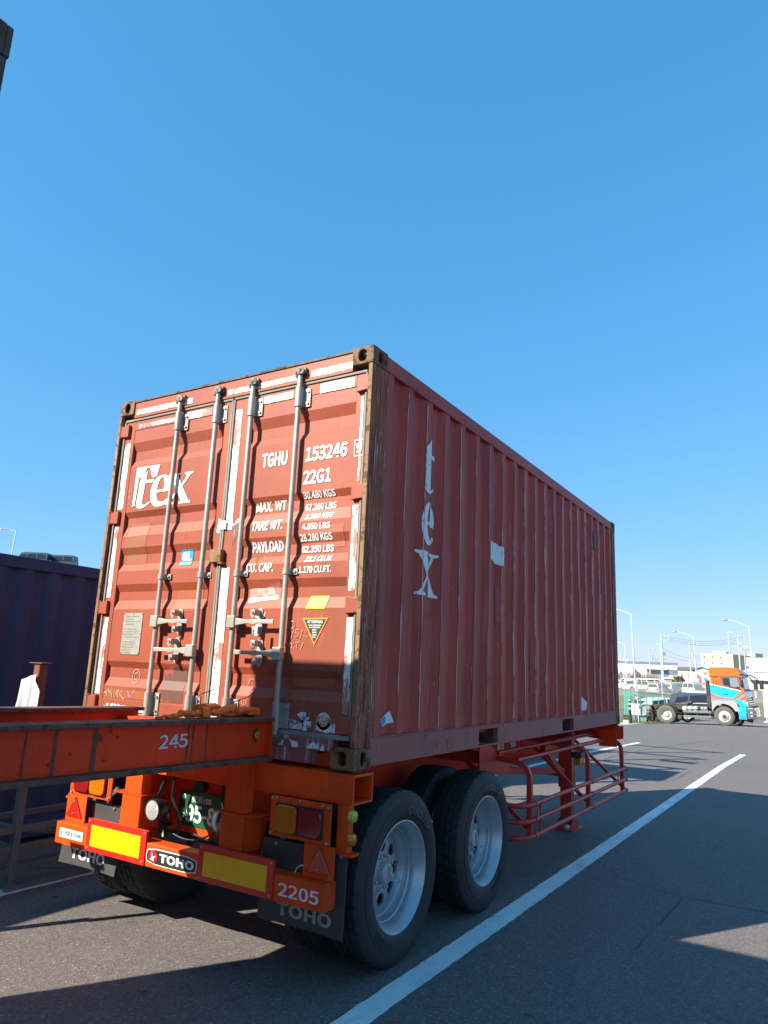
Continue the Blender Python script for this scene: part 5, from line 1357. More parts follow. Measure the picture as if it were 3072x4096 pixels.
for z in (.50, .42): kb("step_slot", T_dk, 3.86, 4.14, .012, .0175, z, z+.03)
ARCH = [(2.52,1.33),(3.60,1.34),(3.78,1.22),(3.88,.78),(3.74,.78)]+[(3.10+.62*math.cos(a), .51+.66*math.sin(a)) for a in frange(.45, 2.7, 10)]+[(2.52,.72)]
sidepoly("wheel_arch", T_gr, ARCH, .02, .05)
sidepoly("wheel_arch", T_gr, ARCH, WD-.02, .05)
WINP = [(3.14,2.58),(3.92,2.57),(4.03,1.95),(3.18,2.14)]
w_ = sidepoly("side_window", M_glassl, WINP, .022, .012)
sidepoly("window_view", M_glass, [(3.17,2.54),(3.52,2.54),(3.54,2.10),(3.20,2.16)], .013, .004, w_)
sidepoly("window_seal", M_black, [(3.10,2.61),(3.95,2.60),(4.06,1.91),(3.16,2.11)], .024, .006)
sidepoly("seat_shape", M_black, [(3.45,2.12),(3.75,2.05),(3.98,2.10),(4.0,1.97),(3.46,2.08)], .0125, .004, w_)
sidepoly("window_visor", M_black, [(3.02,2.62),(3.95,2.63),(3.96,2.60),(3.12,2.585)], .005, .03)
sidepoly("door_seam", M_black, [(3.07,2.62),(3.08,2.62),(3.09,1.40),(3.08,1.40)], .017, .004)
kb("door_handle", M_black, 3.16, 3.40, -.005, .015, 1.66, 1.70, .008)
for k in range(4): sidepoly("corner_vent", M_ink, [(2.53,2.53-.10*k),(2.57,2.53-.10*k),(2.57,2.47-.10*k),(2.53,2.47-.10*k)], .017, .004)
for k in range(3): sidepoly("cab_rib", T_or, [(2.66+.13*k,2.56),(2.72+.13*k,2.56),(2.72+.13*k,2.16-.03*k),(2.66+.13*k,2.18-.03*k)], .016, .024)
kb("grab_bar", M_black, 2.58, 2.98, -.01, .02, 2.60, 2.635, .01)
# front: windscreen, grille, bumper, lamps
def frontquad(name, m, z0, z1, y0, y1, e=.012):
    def xf(z):
        P_ = [(2.60,4.14),(1.90,4.22),(1.30,4.34),(1.02,4.36)]
        for (za, xa), (zb_, xb) in zip(P_, P_[1:]):
            if zb_ <= z <= za: return xa+(xb-xa)*(za-z)/(za-zb_)
        return 4.14 if z > 2.6 else 4.36
    a = MB(); zs = frange(z0, z1, 4)
    vs = [(xf(z)+e, y, z) for z in zs for y in (y0, y1)]+[(xf(z)+e-.03, y, z) for z in zs for y in (y0, y1)]
    fs = [(2*i,2*i+1,2*i+3,2*i+2) for i in range(4)]+[(10+2*i,10+2*i+2,10+2*i+3,10+2*i+1) for i in range(4)]
    fs += [(2*i,2*i+2,12+2*i,10+2*i) for i in range(4)]+[(2*i+1,11+2*i,13+2*i,2*i+3) for i in range(4)]
    a.add(vs, fs); return a.build(name, m, trk)
frontquad("windscreen", M_glassl, 1.96, 2.58, .12, WD-.12)
frontquad("windscreen_base", M_black, 1.86, 1.95, .06, WD-.06)
frontquad("front_panel", T_bl, 1.60, 1.85, .06, WD-.06)
frontquad("grille", M_chrome, 1.05, 1.58, .30, WD-.30)
for k in range(4): kb("grille_bar", M_black, 4.30, 4.385, .4, WD-.4, 1.10+.12*k, 1.15+.12*k)
kb("corner_panel", M_chrome, 4.22, 4.372, .012, .29, 1.12, 1.55, .03); kb("corner_panel", M_chrome, 4.22, 4.372, WD-.29, WD-.012, 1.12, 1.55, .03)
kb("bumper", M_chrome, 4.23, 4.60, .0, WD, .40, 1.0, .06)
kb("bumper_top", M_black, 4.30, 4.58, .02, WD-.02, 1.005, 1.06, .02)
for z in (.74, .56):
    kb("headlamp", M_black, 4.36, 4.54, -.008, .3, z-.07, z+.08, .02); kb("headlamp", M_black, 4.40, 4.607, .10, .55, z-.07, z+.08, .02); kb("headlamp", M_lamp, 4.40, 4.607, WD-.55, WD-.1, z-.07, z+.08, .02)
    kb("lamp_lens", M_lamp, 4.39, 4.51, -.014, .1, z-.045, z+.05, .015)
sidepoly("maker_sign", M_ink, [(4.08,1.20),(4.14,1.20),(4.14,1.32),(4.08,1.32)], .013, .006)
sidepoly("corner_lamp", M_lamp, [(4.22,1.10),(4.34,1.10),(4.33,1.30),(4.22,1.28)], .010, .02)
# mirrors on long arms, near and far side
for s, y in ((-1, -.18), (1, WD+.18)):
    yy = .05 if s < 0 else WD-.05
    mb = MB(); mb.tube([(4.05, yy, 2.72), (4.30, y, 2.72), (4.58, y, 2.55), (4.72, y, 2.30)], .035, 8); mb.build("mirror_arm", M_black, trk)
    mb = MB(); mb.tube([(4.20, yy, 1.86), (4.45, y, 1.88), (4.70, y, 1.95), (4.74, y, 2.3)], .014, 8); mb.build("mirror_arm", M_black, trk)
    kb("mirror", M_black, 4.70, 4.90, y-.12, y+.12, 1.94, 2.46, .05)
kb("side_mirror", M_black, 4.04, 4.17, -.10, .0, 2.10, 2.45, .04)
sidepoly("side_screen", M_glass, [(3.99,2.60),(4.08,2.58),(4.16,2.10),(4.08,2.02)], .02, .012)
# chassis behind the cab
for y in (.72, 1.58): kb("frame_rail", T_dk, -.82, 4.2, y-.05, y+.05, .78, 1.02)
kb("rear_cross_member", T_dk, -.84, -.76, .2, WD-.2, .72, .96); kb("tail_lamp_board", T_dk, -.85, -.78, .05, .5, .62, .82); kb("tail_lamp_board", T_dk, -.85, -.78, WD-.5, WD-.05, .62, .82)
kb("tail_lamp", M_redl, -.87, -.852, .08, .3, .66, .78); kb("tail_lamp", M_amber, -.80, -.70, .03, .048, .76, .82)
mb = MB(); mb.prism([(-.78,.70),(-.70,.70),(-.62,.42),(-.66,.10),(-.72,.10),(-.74,.4)], 'y', .02, .55); mb.build("mudflap", M_black, trk)
mb = MB(); mb.prism([(-.78,.70),(-.70,.70),(-.62,.42),(-.66,.10),(-.72,.10),(-.74,.4)], 'y', WD-.55, WD-.02); mb.build("mudflap", M_black, trk)
for y0, y1 in ((.0, .58), (WD-.58, WD)):
    mb = MB(); a = [(.08+.62*math.cos(t), .52+.58*math.sin(t)) for t in frange(.15, 2.75, 14)]; b = [(.08+.59*math.cos(t), .52+.55*math.sin(t)) for t in frange(2.75, .15, 14)]
    mb.prism(a+b, 'y', y0, y1); mb.build("fender", T_dk, trk, 50)
mb = MB(); mb.prism([(.35,1.10),(1.20,1.22),(1.36,1.26),(1.36,1.20),(1.1,1.10),(.8,1.06)], 'y', .70, 1.60); mb.build("fifth_wheel", paint("greasy_fifth_wheel", (.09,.07,.05), .6, .4, 8), trk)
kb("fifth_wheel_stand", T_dk, .62, 1.12, .72, 1.58, 1.021, 1.09)
kb("deck_plate", plain("alloy_deck", (.45,.40,.33), .5, .3), 1.45, 2.42, .62, 1.72, 1.12, 1.15)
for k in range(3):
    mb = MB(); c = (1.06+.28*k, .10, .86); mb.lathe([(0,0),(.01,.05),(.05,.115),(.1,.125),(.55,.125),(.60,.06),(.61,0)], 'y', c, 20); mb.build("air_tank", plain("white_air_tank", (.68,.68,.66), .4), trk, 40)
kb("tank_strap", plain("tank_strap_grey", (.16,.15,.14), .6), 1.12, 1.72, .085, .098, .82, .88, .01)
kb("battery_box", paint("grey_battery_box", (.10,.10,.10), .6, .2, 6), 1.90, 2.28, .10, .55, .74, 1.0, .02)
for u in (1.94, 2.10): kb("box_label", M_ink, u, u+.11, .092, .0995, .90, .935)
for z in (.70, .44): kb("side_guard_rail", paint("grey_side_guard", (.13,.14,.14), .5, .15, 6), .98, 2.44, .04, .08, z-.055, z+.055, .012)
for u in (1.05, 1.7, 2.35): kb("side_guard_post", T_dk, u, u+.05, .085, .12, .40, .76)
for u in (1.3, 1.6, 2.0): kb("valve_box", T_dk, u, u+.14, .25, .5, .52, .68, .02)
kb("air_cleaner", T_dk, 2.28, 2.48, .06, .5, 1.04, 2.42, .04)
for k in range(9): kb("cleaner_slat", M_black, 2.30, 2.46, .045, .0595, 1.62+.085*k, 1.65+.085*k)
mb = MB(); mb.tube([(2.40,1.0,1.2),(2.25,1.0,1.5),(2.15,1.0,1.35),(1.9,1.0,1.18)], .02, 8); mb.build("air_hose", M_black, trk)
mb = MB(); mb.tube([(3.10,1.2,.51),(.08,1.2,.51)], .05, 8); mb.build("drive_shaft", T_dk, trk)
def truck_wheel(x, y, sgn, dual):
    e = empty("wheel", (x, y, .513), parent=trk); a = MB(); r = .512; w = .27
    a.lathe([(0,.30),(sgn*.01,.36),(sgn*.012,.42),(-sgn*.01,.48),(-sgn*.03,r),(-sgn*(w-.03),r),(-sgn*w,.46),(-sgn*w,.30)], 'y', (0,0,0), 48); a.build("tyre", paint("dusty_truck_tyre", (.085,.082,.078), .8, .15, 6, bump=.1), e, 40)
    a = MB()
    if dual: pr = [(0,.305),(-sgn*.02,.29),(-sgn*.12,.26),(-sgn*.15,.22),(-sgn*.15,.13),(-sgn*.05,.11),(-sgn*.03,0)]
    else: pr = [(0,.305),(-sgn*.015,.29),(-sgn*.03,.25),(sgn*.03,.20),(sgn*.04,.13),(sgn*.08,.10),(sgn*.09,0)]
    a.lathe(pr, 'y', (0,0,0), 40); a.build("rim", plain("cream_truck_rim", (.50,.46,.40), .5), e, 40)
    d = -.148 if dual else .031
    for k in range(10):
        t = 2*PI*k/10; a = MB(); a.lathe([(d*sgn+sgn*.006,.022),(d*sgn+sgn*.007,0)] , 'y', (.205*math.cos(t), 0, .205*math.sin(t)), 10); a.build("hand_hole", M_black, e)
        a = MB(); a.lathe([(d*sgn,.016),(d*sgn+sgn*.04,.013),(d*sgn+sgn*.042,0)], 'y', (.15*math.cos(t+.3), 0, .15*math.sin(t+.3)), 6); a.build("wheel_nut", T_dk, e)
    a = MB(); a.lathe([(d*sgn,.115),(d*sgn+sgn*.09,.085),(d*sgn+sgn*.10,0)], 'y', (0,0,0), 20); a.build("hub", T_dk, e, 40)
for y, sgn in ((.0, -1), (WD, 1)):
    truck_wheel(3.10, y+sgn*-.03*0+.02*-sgn*0, sgn, False); truck_wheel(.08, y, sgn, True); truck_wheel(.08, y-sgn*.33, sgn, True)
mb = MB(); mb.tube([(3.10,.25,.513),(3.10,WD-.25,.513)], .06, 10); mb.build("axle", T_dk, trk)
mb = MB(); mb.tube([(.08,.5,.513),(.08,WD-.5,.513)], .10, 10); mb.build("axle", T_dk, trk)
mb = MB(); mb.prism([(0,0),(.34,0),(.16,.06),(.10,.12),(.05,.10)], 'y', 0, .16); o = mb.build("wheel_chock", M_black, None, None, .01, (-6.05, 39.95, g(-6.05,39.95)+.006)); tag(o, "black wheel chock behind the tractor unit's rear wheel", "wheel chock")

# ---------------------------------------------------------------- unseen stand-in shaped as a car carrier, added to throw the striped shadows
cc = empty("carrier_stand_in", (-4.65, 6.2, g(-4.65, 8)), label="unseen stand-in shaped like a white car carrier truck, added in the next bay to throw the striped shadows", cat="truck")
def cb(name, m, x0, x1, y0, y1, z0, z1, bevel=0.0):
    mb = MB(); mb.box(x0, x1, y0, y1, z0, z1); return mb.build(name, m, cc, None, bevel)
mb = MB(); mb.prism([(-.1,.75),(-.22,1.2),(-.12,1.7),(.1,2.75),(.35,3.0),(1.5,3.0),(1.5,.75)], 'x', -1.2, 1.2); mb.build("cab", CW, cc, None, .06)
mb = MB(); mb.prism([(-.115,1.75),(.09,2.68),(.07,2.70),(-.135,1.76)], 'x', -1.05, 1.05); mb.build("windscreen", M_glass, cc)
for s in (-1, 1):
    mb = MB(); mb.prism([(.2,1.8),(.32,2.6),(.95,2.6),(.95,1.75)], 'x', *sorted((s*1.196, s*1.206))); mb.build("side_window", M_glass, cc)
cb("bumper", CW, -1.22, 1.22, -.28, .05, .35, .745, .05); cb("cab_deck", M_steel, -1.2, 1.2, -.3, 1.5, 4.02, 4.14)
for x in (-1.1, 1.1):
    for y in (-.2, 1.4): cb("deck_post", M_steel, x-.05, x+.05, y-.05, y+.05, 3.005 if y < 1 else .9, 4.019)
    for y in (2.2, 5.2, 8.2): cb("deck_post", M_steel, x-.05, x+.05, y-.05, y+.05, .96, 4.019)
    cb("frame_rail", M_steel, x*.5-.06, x*.5+.06, .2, 9.0, .70, .90)
for y in (2.2, 5.2, 8.2): cb("deck_crossbar", M_steel, -1.2, 1.2, y-.07, y+.07, 4.02, 4.12)
cb("deck_plate", M_steel, .45, 1.2, 3.55, 3.95, 4.02, 4.07); cb("lower_deck", M_steel, -1.2, 1.2, 1.6, 9.0, .901, .955)
for x, s in ((1.2, 1), (-1.2, -1)):
    for y in (.75, 6.4, 7.4):
        mb = MB(); mb.lathe([(0,.28),(s*.01,.42),(-s*.03,.5),(-s*.25,.5),(-s*.27,.3),(-s*.1,.26),(-s*.06,0)], 'x', (x, y, .502), 28); mb.build("wheel", M_tyre2, cc, 40)

# ================================================================== FENCES, POSTS, SIGNS
def mesh_mat(name, col, alpha):
    t = NT(name); t.done(col, .6)
    w = t.n("ShaderNodeTexChecker"); w.inputs["Scale"].default_value = 40
    t.l(t.coords(), w.inputs["Vector"])
    t.l(t.math('ADD', t.math('MULTIPLY', w.outputs["Fac"], .25), alpha-.12), t.b.inputs["Alpha"]); return t.m
M_tealm, M_teal = mesh_mat("green_wire_mesh", (.10,.36,.28), .32), plain("green_fence_paint", (.03,.42,.32), .5)
M_greym = mesh_mat("grey_wire_mesh", (.30,.31,.29), .25); M_postc = plain("pale_concrete_post", (.48,.47,.43), .8)
def mesh_fence(name, label, pts, h, post_m, mesh_m, r, group=None, bent=0.0, wires=0, base=0.0):
    e = empty(name, (pts[0][0], pts[0][1], g(*pts[0])), label=label, cat="fence", group=group); o = -Vector(e.location)
    for (x, y) in pts:
        z = g(x, y)+base; p = [(x, y, z), (x, y, z+h)]
        if bent: p.append((x+bent, y-bent*.4, z+h+abs(bent)*1.1))
        mb = MB(); mb.tube(p, r, 8); part(mb, "fence_post", post_m, e, 40, off=o)
    for (a, b) in zip(pts, pts[1:]):
        za, zb = g(*a)+base, g(*b)+base; mb = MB()
        mb.add([(a[0],a[1],za+.06), (b[0],b[1],zb+.06), (b[0],b[1],zb+h-.03), (a[0],a[1],za+h-.03)], [(0,1,2,3)]); part(mb, "mesh_panel", mesh_m, e, off=o)
        mb = MB(); mb.tube([(a[0],a[1],za+h-.02), (b[0],b[1],zb+h-.02)], r*.6, 6); part(mb, "top_rail", post_m if not wires else M_postc, e, off=o)
        for k in range(wires):
            f = .3+.35*k; mb = MB()
            mb.tube([(a[0]+bent*f, a[1]-bent*.4*f, za+h+abs(bent)*1.1*f), (b[0]+bent*f, b[1]-bent*.4*f, zb+h+abs(bent)*1.1*f)], .006, 4); part(mb, "barbed_wire", M_steel, e, off=o)
    return e
mesh_fence("mesh_fence", "green wire mesh fence receding behind the tractor unit", [(-7.60+.155*k, 40.75+1.0*k) for k in range(9)], 1.75, M_teal, M_tealm, .028)
mesh_fence("mesh_gate", "open green mesh gate leaf beside the black post", [(-7.80,40.6),(-8.15,41.5),(-8.5,42.4)], 1.74, M_teal, M_tealm, .035)
mesh_fence("chain_link_fence", "long grey chain-link fence with bent post tops below the far parking row", [(-34+2.6*k, 79.5-.05*k) for k in range(17)], 1.75, M_postc, M_greym, .05, None, .28, 3)

def post(name, label, cat, x, y, h, r, m, cap=None):
    e = empty(name, (x, y, g(x, y)), label=label, cat=cat); mb = MB(); mb.tube([(0,0,0),(-.02,0,h)], r, 12); mb.build("post", m, e, 40); return e
e = post("black_post", "black and white marker post beside the open green gate", "post", -7.26, 38.35, 1.32, .07, M_black)
for z in (.75, 1.0, 1.2):
    mb = MB(); mb.box(-.06, .03, -.085, -.074, z, z+.09); mb.build("reflective_band", M_ink, e)
e = post("camera_pole", "slim grey pole with a small box on top by the green fence", "pole", -7.27, 40.35, 1.30, .03, M_postc)
mb = MB(); mb.box(-.16, .10, -.09, .09, 1.30, 1.42); mb.build("head_box", plain("pale_box", (.55,.53,.5), .6), e, bevel=.02)
mb = MB(); mb.box(-.01, .09, -.10, -.092, 1.31, 1.40); mb.build("lens", M_redl, e)
mb = MB(); mb.prism([(-.19,0),(.12,0),(.10,.16),(-.15,.16)], 'y', -.15, .15); o = mb.build("concrete_block", plain("white_concrete", (.62,.58,.52), .8), None, None, .02, (-7.38, 38.0, g(-7.38,38.0)+.006)); tag(o, "low white concrete block at the foot of the black post", "block")
e = empty("storage_bin", (-7.2, 41.3, g(-7.2, 41.3)+.02), label="green plastic bin with a black lid at the fence foot", cat="bin")
mb = MB(); mb.prism([(-.20,0),(.20,0),(.23,.27),(-.23,.27)], 'y', -.18, .18); mb.build("tub", plain("green_bin_plastic", (.08,.20,.17), .5), e, bevel=.015)
mb = MB(); mb.prism([(-.25,.271),(.45,.30),(.40,.40),(.05,.36),(-.22,.33)], 'y', -.2, .2); mb.build("lid", M_black, e, bevel=.01)
e = empty("sign_board", (-.7, 51.4, g(-.7, 51.4)), label="white freestanding board at the right edge behind the tractor unit", cat="sign")
mb = MB(); mb.box(-.92, 1.0, -.02, .02, .35, 2.15); mb.build("panel", M_ink, e)
mb = MB(); mb.box(-.4, .3, -.026, -.0215, 1.1, 1.9); mb.build("printed_field", plain("pale_yellow_print", (.75,.66,.35), .6), e)
for x in (-.8, .8):
    mb = MB(); mb.box(x-.03, x+.03, .021, .08, .0, 2.1); mb.build("leg", M_postc, e)
    mb = MB(); mb.box(x-.16, x+.16, -.3, .3, .0, .10); mb.build("foot", M_postc, e, bevel=.02)
e = empty("stop_sign", (-11.1, 95.6, g(-11.1, 95.6)), label="white traffic sign board with a red triangle beside the cab roof", cat="sign")
mb = MB(); mb.tube([(0,.05,0),(0,.05,2.9)], .04, 8); mb.build("pole", M_postc, e)
mb = MB(); mb.box(-.42, .42, -.01, .01, 1.55, 3.0); mb.build("panel", M_ink, e)
mb = MB(); mb.prism([(-.30,2.88),(.30,2.88),(0,2.36)], 'y', -.02, -.0105); mb.build("red_triangle", plain("sign_red", (.55,.02,.03), .4), e)
mb = MB(); mb.prism([(-.32,1.98),(0,2.30),(.32,1.98),(0,1.66)], 'y', -.02, -.0105); mb.build("blue_square", plain("sign_blue", (.05,.25,.60), .4), e)
lay("lettering", text_mesh("止まれ", .02), (-.15, .15, 2.68, 2.82), lambda u, v: (u, -.0225, v), M_ink, e)
e = empty("billboard", (-16.55, 130.2, g(-16.5, 130.2)), .13, "white roadside billboard with tall red letters behind the silver van", "billboard")
mb = MB(); mb.box(-1.65, 1.65, -.05, .05, 1.0, 3.05); mb.build("panel", M_ink, e)
lay("lettering", text_mesh("ONL", .03), (-.75, 1.25, .95, 2.75), lambda u, v: (u, -.054, max(1.02, v)), plain("billboard_red", (.60,.03,.06), .5), e)
for x in (-1.4, 1.4):
    mb = MB(); mb.box(x-.06, x+.06, .055, .17, 0, 2.9); mb.build("leg", M_postc, e)

# ------------------------------------------------------------------ lamp posts, power poles, wires
M_pole = plain("galvanised_pole", (.50,.54,.55), .45, .3); M_cpole = plain("concrete_pole", (.42,.40,.37), .8)
GL_ = "curved street lamps beyond the yard"
def street_lamp(label, x, y, bend, dx, rise, lean):
    z = g(x, y); e = empty("street_lamp", (x, y, z), label=label, cat="street lamp", group=GL_); h = bend-z
    p = [(0,0,0), (lean*.5,0,h*.5), (lean,0,h)]+[(lean+dx*t, 0, h+rise*math.sin(t*PI/2)) for t in (.06,.14,.26,.42,.6,.8,1.0)]
    mb = MB(); mb.tube(p, [.11,.095,.075]+[.05]*7, 10); mb.build("pole", M_pole, e, 60)
    mb = MB(); s = 1 if dx > 0 else -1; X0 = lean+dx
    mb.lathe([(-.35,.02),(-.25,.09),(.0,.17),(.35,.16),(.5,.08),(.55,0)], 'x', (0,0,0), 12); mb.v = [(X0+s*a, b, h+rise+c*.6) for a, b, c in mb.v]; mb.build("lamp_head", M_rim, e, 50)
street_lamp("tall curved street lamp just right of the brown container", -17.1, 84.4, 9.10, -2.3, .70, -.30)
street_lamp("distant curved street lamp left of the tall one, by the bare shrubs", -31.5, 142.6, 8.15, -1.9, .55, -.35)
street_lamp("curved street lamp in the middle, behind the silver van", -14.9, 115.2, 8.20, -2.6, .85, -.25)
street_lamp("curved street lamp above the tractor unit's cab front", -5.6, 96.2, 8.55, -2.6, .85, -.30)
GLED = "straight lamp poles with flat heads"
for label, x, y, h, s in (("straight flat-headed lamp pole behind the cab roof", -9.2, 105.9, 8.4, 1), ("straight flat-headed lamp pole right of the paired power poles", -9.15, 126, 7.4, 1), ("straight flat-headed lamp pole touching the tallest power pole", -23.5, 134.1, 7.9, -1)):
    e = empty("lamp_pole", (x, y, g(x, y)), label=label, cat="street lamp", group=GLED); L = h-g(x, y)
    mb = MB(); mb.tube([(0,0,0),(-.1,0,L)], [.10,.06], 10); mb.build("pole", M_pole, e, 60)
    mb = MB(); mb.box(*sorted((-.2*s-.1, .62*s-.1)), -.12, .12, L, L+.07); mb.build("lamp_head", M_ink, e, bevel=.02)
GU = "concrete power poles"
def power_pole(label, x, y, h, arms, trans=False, dx=-.1):
    z = g(x, y); e = empty("power_pole", (x, y, z), label=label, cat="power pole", group=GU); L = h-z
    mb = MB(); mb.tube([(0,0,0),(dx,0,L)], [.20,.12], 12); mb.build("pole", M_cpole, e, 60)
    for k, (za, x0, x1) in enumerate(arms):
        mb = MB(); mb.box(x0, x1, -.05, .05, L-za-.05, L-za+.05); mb.build("cross_arm", M_steel, e)
        for t in (.05, .5, .95):
            mb = MB(); mb.lathe([(0,.05),(.10,.09),(.14,.06),(.22,.08),(.26,0)], 'z', (x0+(x1-x0)*t, 0, L-za+.05), 8); mb.build("insulator", M_ink, e)
    if trans:
        mb = MB(); mb.lathe([(0,0),(0,.28),(.75,.28),(.8,.18),(.85,0)], 'z', (.45, 0, L-3.1), 14); mb.build("transformer", plain("grey_transformer", (.40,.42,.43), .5), e, 40)
        mb = MB(); mb.box(-.1, .7, -.06, .06, L-2.2, L-2.1); mb.build("transformer_bracket", M_steel, e)
    else:
        mb = MB(); mb.box(.1, .55, -.18, .18, L-4.6, L-3.9); mb.build("switch_box", M_steel, e)
        mb = MB(); mb.box(-.1, .8, -.05, .05, L-5.4, L-5.3); mb.build("cross_arm", M_steel, e)
power_pole("tallest concrete power pole between the tall lamp and the middle lamp", -26.9, 153.8, 11.1, ((.9, -.1, 1.3),))
power_pole("power pole with a transformer just left of the middle street lamp", -26.2, 184.3, 10.6, ((.3, -.3, 1.6), (1.8, -.8, 1.2)), True)
power_pole("front pole of the pair beside the yellow warehouse", -13.7, 165.7, 11.4, ((.2, -.6, 1.1), (1.7, -1.6, .3)), True)
power_pole("rear pole of the pair beside the yellow warehouse", -13.2, 172.5, 9.3, ((.4, -.8, .9),), False, -.15)
power_pole("grey power pole left of the tallest one, above the loading bay", -39.2, 202.3, 9.7, ((.2, -.2, 1.9), (1.7, -.5, 1.6)), True)
power_pole("small power pole at the container's edge above the bare shrubs", -51.0, 220.0, 9.1, ((.3, -.4, 1.5),), True)
M_wire = plain("black_cable", (.05,.05,.055), .6)
def wire(label, a, b, sag, r=.022):
    a = Vector(a); b = Vector(b); pts = [a.lerp(b, t)-Vector((0,0,sag*4*t*(1-t))) for t in frange(0, 1, 14)]
    mb = MB(); mb.tube([p-a for p in pts], r, 5); o = mb.build("power_line", M_wire); o.location = a
    tag(o, label, "cable", "power lines between the poles")
NTH = ("topmost", "second", "third")
for k, dz_ in enumerate((0, -.45, -.85)): wire(NTH[k]+" power line strung high between the tallest pole and the warehouse pair", (-25.6+.1*k, 153.8, 10.4+dz_), (-14.2+.05*k, 165.7, 10.9+dz_*.9), .85)
for k, dz_ in enumerate((0, -1.1)): wire(("upper", "lower")[k]+" power line sloping down from the tallest pole to the transformer pole", (-26.7, 153.9, 7.9+dz_), (-26.0, 184.2, 6.9+dz_*.6), .3)
for k, dz_ in enumerate((0, -.5, -.9)): wire(NTH[k]+" of the slack power lines in front of the yellow warehouse", (-25.6, 184.3, 8.3+dz_), (-13.6, 172.4, 8.0+dz_), 1.3)
for k, dz_ in enumerate((0, -.45)): wire(("upper", "lower")[k]+" power line from the grey pole to the tallest pole", (-38.0, 202.3, 7.7+dz_), (-26.8, 153.9, 4.6+dz_), .5)
wire("power line running left from the grey pole to the container's edge", (-49.8, 220, 8.2), (-38.6, 202.3, 8.9), 1.2)

# ------------------------------------------------------------------ buildings
B_wht, B_yel, B_grey = plain("white_wall", (.72,.70,.66), .8), plain("cream_yellow_wall", (.72,.62,.33), .8), plain("grey_wall", (.34,.34,.34), .8)
B_roof, B_dark, B_blue2 = plain("slate_blue_roof", (.12,.14,.19), .7), plain("shaded_dock", (.20,.21,.24), .8), plain("blue_shutter", (.06,.20,.42), .6)
def bldg(label, x, y, rz, name="warehouse"): return empty(name, (x, y, g(x, y)), rz, label, "building")
def bb(e, name, m, x0, x1, y0, y1, z0, z1, bevel=0.0):
    mb = MB(); mb.box(x0, x1, y0, y1, z0, z1); return mb.build(name, m, e, None, bevel)
def wlay(e, s_, u0, u1, v0, v1, y, m, bold=.01): return lay("lettering", text_mesh(s_, bold), (u0, u1, v0, v1), lambda u, v: (u, y, v), m, e)
e = bldg("long white warehouse with a slate roof band and blue shutter", -41.8, 209.0, .19)
bb(e, "wall", B_wht, -9.5, 8.3, 0, 26, 0, 5.55); bb(e, "roof", B_roof, -9.6, 8.4, .5, 26, 5.56, 6.35)
bb(e, "canopy", B_wht, .0, 8.4, -1.6, -.002, 4.35, 4.62); bb(e, "dock_opening", B_dark, .2, 6.0, -.12, -.002, .6, 4.3)
bb(e, "shutter", B_blue2, 4.7, 5.5, -.2, -.125, 1.4, 4.2); bb(e, "dock_platform", B_wht, -1.0, 8.4, -2.6, -.003, 0, 1.2)
for k in range(7): bb(e, "roof_vent", B_wht, .6+k*.95, 1.0+k*.95, -1.2, -.8, 4.63, 4.95)
for k in range(3): bb(e, "truck_dock_sign", M_ink, 1.0+k*1.7, 1.6+k*1.7, -.16, -.125, 1.4, 1.9)
bb(e, "side_block", B_wht, -9.5, -3.4, -2.5, -.004, 0, 5.1); bb(e, "window", B_dark, -6.8, -6.2, -2.53, -2.501, 2.6, 3.3); bb(e, "window", B_dark, -4.6, -4.2, -2.53, -2.501, 2.6, 3.3)
e = bldg("cream house with a dark ridged roof between the warehouses", -29.0, 193.0, .12, "house")
bb(e, "wall", plain("cream_wall", (.62,.56,.40), .8), -1.6, 1.9, 0, 8, 0, 4.25)
mb = MB(); mb.prism([(-.3,4.26),(8.3,4.26),(4.0,5.1)], 'x', -1.9, 2.2); mb.build("roof", plain("brown_grey_roof", (.13,.12,.12), .8), e)
for x in (-1.0, .6): bb(e, "window", B_dark, x, x+.45, -.03, -.002, 2.6, 3.4)
e = bldg("grey gabled shed with two dark windows left of the tractor's cab", -25.3, 193.5, .12, "shed")
mb = MB(); mb.prism([(-2.0,0),(2.6,0),(2.6,4.1),(.4,5.05),(-2.0,4.3)], 'y', 0, 9); mb.build("wall", B_grey, e)
mb = MB(); mb.prism([(-2.2,4.32),(.4,5.10),(2.9,4.08),(2.9,4.2),(.4,5.24),(-2.2,4.45)], 'y', -.3, 9.2); mb.build("roof", plain("dark_grey_roof", (.15,.15,.155), .8), e)
for x in (-1.2, .9): bb(e, "window", B_dark, x, x+.95, -.03, -.002, 2.95, 3.6)
e = bldg("cream-yellow warehouse with small vents and a company name along its top", -39.6, 297.0, -.27)
bb(e, "wall", B_yel, 0, 11.9, 0, 46, 0, 11.6); bb(e, "parapet", B_yel, -.1, 12.0, -.1, 46.1, 11.61, 11.9)
bb(e, "roof_house", B_yel, 2.9, 7.6, 4, 9, 11.91, 13.1); bb(e, "roof_house", B_yel, 9.5, 11.8, 22, 30, 11.91, 13.3)
for i in range(4):
    for z in (8.35, 10.45): bb(e, "wall_vent", plain("vent_brown", (.22,.18,.10), .7), 1.0+3.1*i, 1.55+3.1*i, -.35, -.002, z, z+.55)
wlay(e, "ASAGAWA TRANSPORTATION CO. LTD.", 1.0, 7.6, 10.98, 11.5, -.12, plain("grey_wall_lettering", (.28,.26,.2), .7))
e = bldg("white ironworks with blue company lettering at the right edge", -17.3, 215.0, .03)
bb(e, "upper_wall", B_wht, .3, 30, 3, 40, 0, 8.2); bb(e, "roof_edge", plain("pale_blue_roof_edge", (.45,.52,.60), .6), .2, 30.1, 2.8, 40, 8.21, 8.55)
bb(e, "lower_wall", B_wht, -.3, 30, 0, 2.99, 0, 4.75); bb(e, "lower_roof", B_wht, -.5, 30, -.4, 2.98, 4.76, 4.95)
